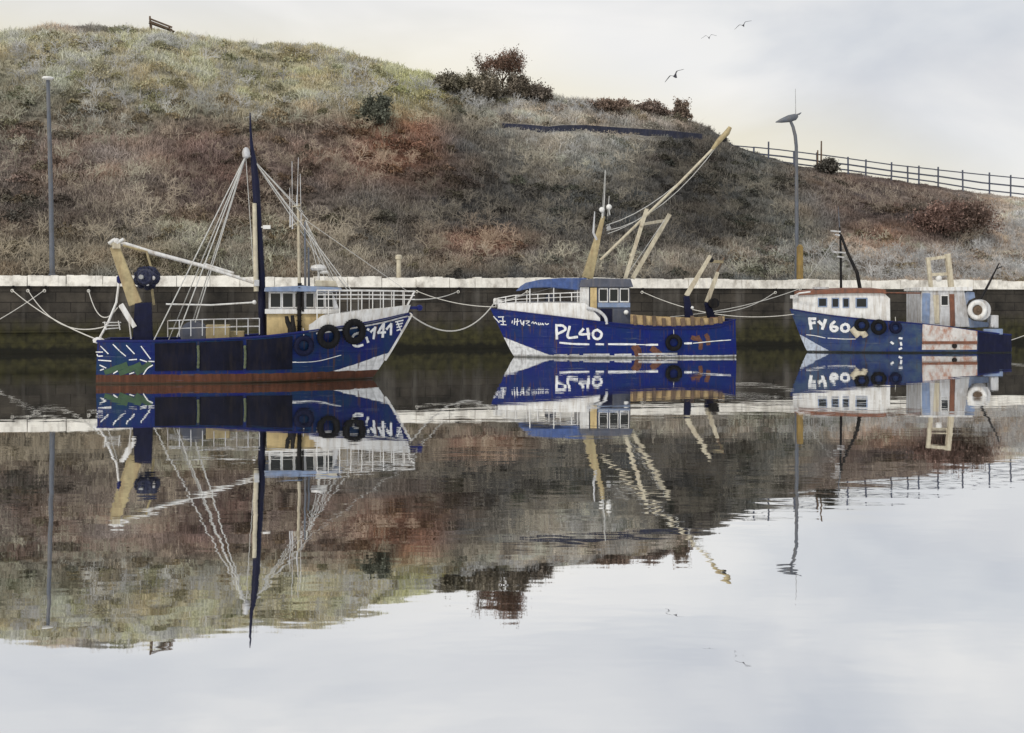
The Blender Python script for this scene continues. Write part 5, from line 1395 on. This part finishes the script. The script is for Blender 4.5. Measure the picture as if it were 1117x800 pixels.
def plant(name, px, py, wpx, hpx, label, cat, tone, dens=1.0, russet=None, spiky=0.0, group=None, fan=False):
    """a shrub or small tree rooted in the slope at picture position (px, py)"""
    g0 = hillpt(px, py); sc = g0.y / F; Rw, Hh = wpx * sc / 2, hpx * sc
    t = empty(name, g0); tag(t, label, cat, group)
    seed = random.Random(int(px * 13 + py)); br = MB(); tips = []
    nb = 9 if fan else 7
    main = Hh * (0.35 if fan else 0.2)
    br.tube([Vector((0, 0, -0.3)), Vector((0.03, 0, main * .5)), Vector((0, 0, main))], [0.055 * Hh / 2, 0.04 * Hh / 2, 0.034 * Hh / 2], 7)
    for k in range(nb):
        a = 2 * math.pi * k / nb + seed.uniform(-.3, .3); sp = seed.uniform(0.35, 0.95) * Rw
        hh = seed.uniform(0.5, 1.0) * Hh * (1 - 0.5 * (sp / Rw) ** 2)
        p0 = Vector((0, 0, main * seed.uniform(0.6, 1))); p2 = Vector((math.cos(a) * sp, math.sin(a) * sp, hh)); p1 = p0.lerp(p2, .5) + Vector((0, 0, 0.08 * Hh))
        br.tube([p0, p1, p2], [0.022 * Hh / 2, 0.014 * Hh / 2, 0.006 * Hh / 2], 6); tips.append((p0, p1, p2))
        for q in range(4):
            f = seed.uniform(0.35, 0.9); m0 = p1.lerp(p2, f) if f > .5 else p0.lerp(p1, f * 2)
            e_ = m0 + Vector((seed.gauss(0, .25) * Rw, seed.gauss(0, .25) * Rw, seed.uniform(0.06, 0.28) * Hh)); br.tube([m0, e_], [0.008 * Hh / 2, 0.004 * Hh / 2], 5); tips.append((m0, m0.lerp(e_, .5), e_))
    br.build('trunk' if fan else 'stems', M['timber'], t, smooth=True)
    cen, colr = [], []
    n = int((60 if fan else 42) * dens)
    for (p0, p1, p2) in tips:
        for _ in range(3):
            f = seed.uniform(0.3 if fan else -0.3, 1.12); c = np.array(p1.lerp(p2, f)) if f > 0 else np.array(p0.lerp(p1, 1 + f)) * np.array([1.6, 1.6, 0.6])
            k = rng.normal(0, 1, (n, 3)) * np.array([Rw * 0.13, Rw * 0.13, Hh * 0.08]) * (0.7 if fan else seed.uniform(0.6, 1.5))
            k[:, 2] += np.abs(rng.normal(0, 1, n)) ** 3 * Hh * 0.004
            pts = c + k; pts[:, 2] = np.maximum(pts[:, 2], 0.02)
            cen.append(pts)
            tn = np.array(lin(*(russet if (russet and c[2] > 0.45 * Hh and seed.random() < 0.75) else tone))) * seed.uniform(0.65, 1.35)
            colr.append(tn * 2.5 * rng.uniform(0.6, 1.4, n)[:, None])
    cen = np.concatenate(cen); colr = np.concatenate(colr)
    o = leafmesh('crown' if fan else 'foliage', cen, 0.055 if fan else 0.07, np.clip(colr, 0.004, 0.5), t, M['scrub'], (0, 0, 0), 0.5)
    return t
G_ = 'bushes along the hill crest'
plant('hawthorn_tree', 548, 106, 62, 56, 'sparse russet tree rising highest from the crest of the hill', 'tree', (74, 66, 58), 0.8, russet=(78, 62, 54), fan=True)
plant('bush', 486, 104, 34, 24, 'dark grey bush leftmost of the row beside the russet tree', 'bush', (84, 80, 70), 1.0, group=G_)
plant('bush', 508, 106, 30, 25, 'grey green bush between the leftmost bush and the russet tree', 'bush', (88, 84, 72), 1.0, group=G_)
plant('bush', 530, 110, 34, 30, 'dense bush at the left foot of the russet tree', 'bush', (80, 75, 66), 1.1, group=G_)
plant('bush', 566, 111, 36, 32, 'dense bush at the right foot of the russet tree', 'bush', (82, 76, 68), 1.1, group=G_)
plant('bush', 586, 113, 28, 22, 'low bush ending the row to the right of the russet tree', 'bush', (78, 72, 66), 1.0, group=G_)
plant('bush', 411, 138, 36, 30, 'dark bush alone on the slope above the rusty bracken', 'bush', (66, 68, 60), 1.2)
plant('bush', 668, 124, 46, 15, 'low brown bush on the crest above the left half of the dark wall', 'bush', (88, 76, 68), 0.9)
plant('bush', 712, 128, 44, 15, 'low dark bush on the crest above the middle of the dark wall', 'bush', (84, 74, 68), 0.9)
plant('bush', 742, 133, 18, 22, 'thin upright bush near the right end of the dark wall', 'bush', (88, 78, 70), 0.7)
plant('bush', 905, 191, 26, 17, 'dark little bush in front of the hilltop fence', 'bush', (60, 58, 54), 0.9)
plant('bush', 1058, 262, 60, 44, 'dark brown bush near the right edge of the hillside', 'bush', (80, 68, 62), 1.2)
plant('bush', 1020, 258, 60, 34, 'wide brown bush left of the dark one on the right of the hillside', 'bush', (88, 72, 66), 1.1)

# dark blue wall on the slope
wt = empty('garden_wall', hillpt(655, 141)); tag(wt, 'long low dark blue wall set in the upper slope', 'wall')
org = wt.location.copy()
pts = [(548, 134.5, 2), (575, 136, 4), (598, 138.2, 4), (615, 136.6, 4), (640, 136.6, 4.4), (672, 139, 4.6), (705, 141, 5), (738, 143.4, 5.6), (766, 146.2, 6)]
def wall_strip(pts, nm, mat, parent, org, th=0.35):
    m = MB(); vs, fs = [], []
    for (x, y, t_) in pts:
        q = hillpt(x, y + t_); D = q.y - 0.7
        a_ = wp(x, y + t_ + 3, D) - org; c_ = wp(x, y, D) - org
        vs += [a_, c_, c_ + Vector((0, th, 0)), a_ + Vector((0, th, 0))]
    for i in range(len(pts) - 1):
        for j in range(4): fs.append((4 * i + j, 4 * i + (j + 1) % 4, 4 * i + 4 + (j + 1) % 4, 4 * i + 4 + j))
    k = 4 * (len(pts) - 1); fs += [(0, 1, 2, 3), (k + 3, k + 2, k + 1, k)]
    return m.add(vs, fs).build(nm, mat, parent)
wall_strip(pts, 'wall_body', M['navywall'], wt, org)
wall_strip([(x, y - 1.1, 1.0) for x, y, t_ in pts], 'capping', M['bluegrey'], wt, org - Vector((0, 0.06, 0)), 0.45) if False else None

# rail fence along the falling crest
fe = empty('rail_fence', hillpt(940, 200)); tag(fe, 'blue grey timber rail fence running down the crest of the hill', 'fence')
org = fe.location.copy()
FT = [(712, 152.5), (760, 155.5), (790, 158), (822, 161), (850, 163.5), (890, 168.5), (925, 173), (970, 179.5), (1020, 185), (1070, 190.5), (1117, 195), (1180, 202)]
FBt = [(712, 156.0), (760, 162), (790, 167.5), (822, 174), (850, 177), (890, 182), (925, 186), (970, 192.5), (1020, 199), (1070, 207.5), (1117, 212.5), (1180, 221)]
fx = [q[0] for q in FT]; fD = []
for x in fx:
    gq = hill(x, 0.985); fD.append(gq.y)
def fpt(x, f):
    """f 0 top rail .. 1 bottom rail"""
    y = np.interp(x, fx, [q[1] for q in FT]) * (1 - f) + np.interp(x, fx, [q[1] for q in FBt]) * f
    return wp(x, float(y), float(np.interp(x, fx, fD))) - org
for f, wd in ((0.0, 0.12), (0.52, 0.17), (0.98, 0.15)):
    m = MB()
    for i in range(len(fx) - 1):
        a_, c_ = fpt(fx[i], f), fpt(fx[i + 1], f)
        a_.z += random.uniform(-.03, .03)
        m.beam(a_, c_, 0.06, wd, side=(0, 1, 0))
    m.build('rail', M['bluegrey'], fe)
for x, ex_ in ((716, 0), (742, 0), (768, 0), (796, 0.2), (822, 0), (838, 0.7), (866, 0), (891, 0.15), (925, 0.1), (944, 0.1), (972, 0.2), (990, 0), (1002, 0.15), (1023, 0.25), (1050, 0.2), (1079, 0.25), (1102, 0.2), (1130, .2), (1160, .2)):
    m = MB(); a_ = fpt(x, 1.0); c_ = fpt(x, 0.0); a_.y -= 0.10; c_.y -= 0.10
    m.beam(a_ - Vector((0, 0, 0.7)), c_ + Vector((random.uniform(-.04, .04), 0, 0.06 + ex_)), 0.10, 0.17, side=(0, 1, 0)); m.build('post', M['bluegrey'], fe, bevel=0.01)
for x, y0, y1, l in ((891.5, 186, 164, 'shorter of two dark stakes standing close together by the hilltop fence'), (895.5, 187, 154, 'taller of two dark stakes standing close together by the hilltop fence')):
    g0 = hill(x, 0.975); m = MB(); sc = g0.y / F; m.beam((0, 0, -0.6), (0.05, 0, (y1 and (project(g0)[1] - y1) * sc)), 0.16, 0.2, 0.12, 0.14)
    o = m.build('stake', M['timber'], None, bevel=0.02); o.location = g0; tag(o, l, 'stake', 'stakes by the hilltop fence')

# timber bench on the top of the hill
g0 = hill(176, 0.99); be = empty('hilltop_bench', g0, R(24)); tag(be, 'weathered timber bench standing on the left top of the hill', 'bench')
sl = -0.28
def zl(x): return sl * x + 0.05
for x in (-0.95, 0.85):
    m = MB(); m.beam((x, 0.22, zl(x) - 0.4), (x - 0.06, 0.32, zl(x) + (1.25 if x < 0 else 0.95)), 0.14, 0.16); m.build('back_post', M['timber'], be, bevel=0.01)
    m = MB(); m.beam((x, -0.25, zl(x) - 0.4), (x, -0.25, zl(x) + 0.45), 0.14, 0.14); m.build('leg', M['timber'], be, bevel=0.01)
m = MB()
for y in (-0.27, -0.08, 0.11): m.beam((-1.15, y, zl(-1.15) + 0.48), (1.2, y, zl(1.2) + 0.48), 0.17, 0.07, side=(0, 1, 0))
m.build('seat', M['timber'], be)
m = MB()
for dz in (0.72, 0.96): m.beam((-1.1, 0.22, zl(-1.1) + dz), (1.05, 0.22, zl(1.05) + dz - 0.06), 0.06, 0.16, side=(0, 1, 0))
m.build('backrest', M['timber'], be)

# ------------------------------------------------------------------ on the quay
def onquay(u, off): p = qpoint(u, off, 4.32); return p
p = onquay(57, 1.6); sc = p.y / F
la = empty('street_lamp', p); tag(la, 'tall straight grey lamp post with a flat white head, left of the trawler', 'street lamp', 'lamp posts on the quay')
hgt = (project(p)[1] - 87) * sc
m = MB(); m.tube([(0, 0, 0), (0, 0, 0.5), (0, 0, 0.55), (-0.10, 0, hgt * .5), (-0.27, 0, hgt)], [0.24, 0.23, 0.165, 0.14, 0.11], 14); m.build('pole', M['greylamp'], la, smooth=True)
m = MB(); m.lathe([(0.0, -0.10), (0.16, -0.09), (0.33, -0.03), (0.36, 0.03), (0.30, 0.10), (0.0, 0.15)], (-0.27, 0, hgt + 0.06), (0, 0, 1), 20); m.build('lamp_head', M['lens'], la, smooth=True)
p = onquay(869, 1.9); sc = p.y / F; y0 = project(p)[1]
la = empty('street_lamp', p); tag(la, 'bent grey lamp post with a pointed lantern, above the bow of the right-hand boat', 'street lamp', 'lamp posts on the quay')
L_ = lambda x, y: Vector(((x - 869) * sc, 0, (y0 - y) * sc))
m = MB(); m.tube([(0, 0, 0), (0, 0, 0.5), (0, 0, 0.56)] + [L_(869, 240), L_(868.8, 190), L_(868.6, 160), L_(867.4, 148), L_(865, 138.5), L_(861.5, 130.5)], [0.22, 0.21, 0.15, 0.14, 0.125, 0.125, 0.13, 0.12, 0.10], 12); m.build('pole', M['greylamp'], la, smooth=True)
m = MB(); q0, q1 = L_(870.5, 127), L_(846, 133.5)
m.tube([q0, q0.lerp(q1, .12), q0.lerp(q1, .4), q0.lerp(q1, .75), q1], [0.06, 0.24, 0.27, 0.16, 0.03], 12); m.build('lantern', M['greylamp'], la, smooth=True)
m = MB(); m.tube([L_(857, 130), L_(872, 124.5), L_(874, 123)], [0.05, 0.07, 0.03], 8); m.build('lantern_bracket', M['greylamp'], la, smooth=True)
m = MB(); m.tube([L_(868, 128), L_(867.6, 97)], [0.035, 0.015], 6); m.build('lightning_rod', M['steel'], la, smooth=True)
p = onquay(872.5, 0.95); sc = p.y / F; y0 = project(p)[1]
m = MB(); m.beam((0, 0, 0), (0, 0, (y0 - 269) * sc), 0.42, 0.42, 0.40, 0.40); m.beam((0, 0, (y0 - 268.9) * sc), (0, 0, (y0 - 267) * sc), 0.34, 0.34, 0.2, 0.2)
o = m.build('marker_post', M['yellow'], None, bevel=0.03); o.location = p; tag(o, 'square ochre marker post on the quay at the foot of the bent lamp', 'post')
p = onquay(435, 1.2); sc = p.y / F; y0 = project(p)[1]
m = MB(); k = (y0 - 278) * sc; m.lathe([(0.22, 0), (0.20, 0.2), (0.16, 0.35), (0.15, k - 0.35), (0.24, k - 0.28), (0.24, k - 0.1), (0.12, k)], (0, 0, 0), (0, 0, 1), 16)
o = m.build('quay_bollard', M['palebeige'], None, smooth=True); o.location = p; tag(o, 'pale narrow bollard on the quay between the trawler and the middle boat', 'bollard')

# ------------------------------------------------------------------ gulls
def gull(px, py, D, span_px, roll, yaw, flap, label):
    """one continuous skin: sections run from wing tip to wing tip through the body"""
    sp = span_px / F * D / 2; vs, fs = [], []; K = 25; n = 12
    for i in range(K):
        s_ = -1 + 2 * i / (K - 1); a = abs(s_)
        body = math.exp(-(s_ / 0.085) ** 2)
        chord = sp * (0.46 * (1 - a) ** 0.55 * (1 if a < .98 else .4) + 0.02) + body * sp * 0.78
        th = sp * 0.035 + body * sp * 0.22
        y = s_ * sp
        xoff = -0.10 * sp * a + (0.22 * sp * math.sin(min(1, a / 0.45) * math.pi / 2) if a < .45 else 0.22 * sp * (1 - (a - .45) / .55 * 0.9))
        z = flap * sp * (math.sin(min(1, a / 0.4) * math.pi / 2) * 0.36 - max(0, a - 0.4) * 0.42)
        for k in range(n):
            t = 2 * math.pi * k / n
            vs.append((xoff + chord / 2 * math.cos(t), y, z + th / 2 * math.sin(t)))
    for i in range(K - 1):
        for k in range(n): fs.append((i * n + k, i * n + (k + 1) % n, (i + 1) * n + (k + 1) % n, (i + 1) * n + k))
    fs += [tuple(range(n)), tuple(reversed(range((K - 1) * n, K * n)))]
    m = MB(); m.add(vs, fs); o = m.build('gull', M['gull'], None, smooth=True)
    o.location = wp(px, py, D); o.rotation_euler = (R(roll), R(-8), R(yaw)); tag(o, label, 'gull', 'gulls flying over the harbour')
    return o
gull(736.5, 84, 95, 25, -30, 68, 1.0, 'lowest gull, tilted in flight just above the hill')
gull(773.5, 42, 100, 17, -8, 80, 1.2, 'level gull with raised wings, middle one of the three in the sky')
gull(811, 28.5, 98, 20, -24, 74, 0.9, 'highest gull, rightmost of the three in the sky')

# ------------------------------------------------------------------ mooring ropes
def ring(u): return qpoint(u, 0, 0) + Vector((0.0, -0.24, 3.84))
def rope(a, c, sag, label, r=0.024, knots=None):
    a, c = Vector(a), Vector(c); n = 20
    pts = [a.lerp(c, i / n) - Vector((0, 0, sag * 4 * (i / n) * (1 - i / n))) for i in range(n + 1)]
    o_ = pts[0].copy(); m = MB(); m.tube([q - o_ for q in pts], r, 7)
    m.torus((0, 0, -0.04), (0, 1, 0.1), 0.08, r, 14, 6)
    o = m.build('mooring_rope', M['rope'], None, smooth=True); o.location = o_
    return tag(o, label, 'rope', 'mooring ropes')
w1, w2, w3 = boat1.w, boat2.w, boat3.w
rope(ring(15), w1(107, 371, 1.4), 0.25, 'straight rope from the far left of the quay to the knob on the trawler stern')
rope(ring(32), w1(116, 356, 1.5), 0.9, 'sagging rope from the left of the quay to the cleat on the trawler stern post')
rope(ring(50), wp(-60, 377, 72), 0.25, 'rope slanting from the quay ring out of the left edge of the picture')
rope(ring(98), w1(128, 336, 1.2), 0.9, 'short slack rope from the quay to the top of the trawler stern post')
rope(ring(500), w1(450.5, 327, 0.0), 0.15, 'rope from the quay down to the bow rail of the trawler')
rope(w1(447, 343, 0.1), w2(541, 328, 0.1), 1.15, 'deeply sagging rope joining the trawler bow and middle boat bow', 0.03)
rope(ring(575), w2(541, 327, 0.15), 0.2, 'short rope from the quay to the bow of the middle boat', 0.03)
rope(ring(455), w2(541, 335, 0.1), 0.25, 'rope crossing from the quay behind the trawler bow to the middle boat bow')
rope(ring(700), w3(866, 343, 0.2), 0.75, 'long sagging rope from the quay past the middle boat to the right-hand boat bow')
rope(qpoint(873, -0.2, 4.1), w2(731, 346, 1.9), 0.3, 'long rope from below the ochre post to the aft deck of the middle boat')
rope(ring(845), w2(780, 341, -0.8), 0.35, 'short rope from the quay to the stern gantry of the middle boat')
rope(qpoint(1190, -0.2, 3.9), w3(1097, 373, 1.5), 0.5, 'rope from the stern of the right-hand boat out of the right edge of the picture')
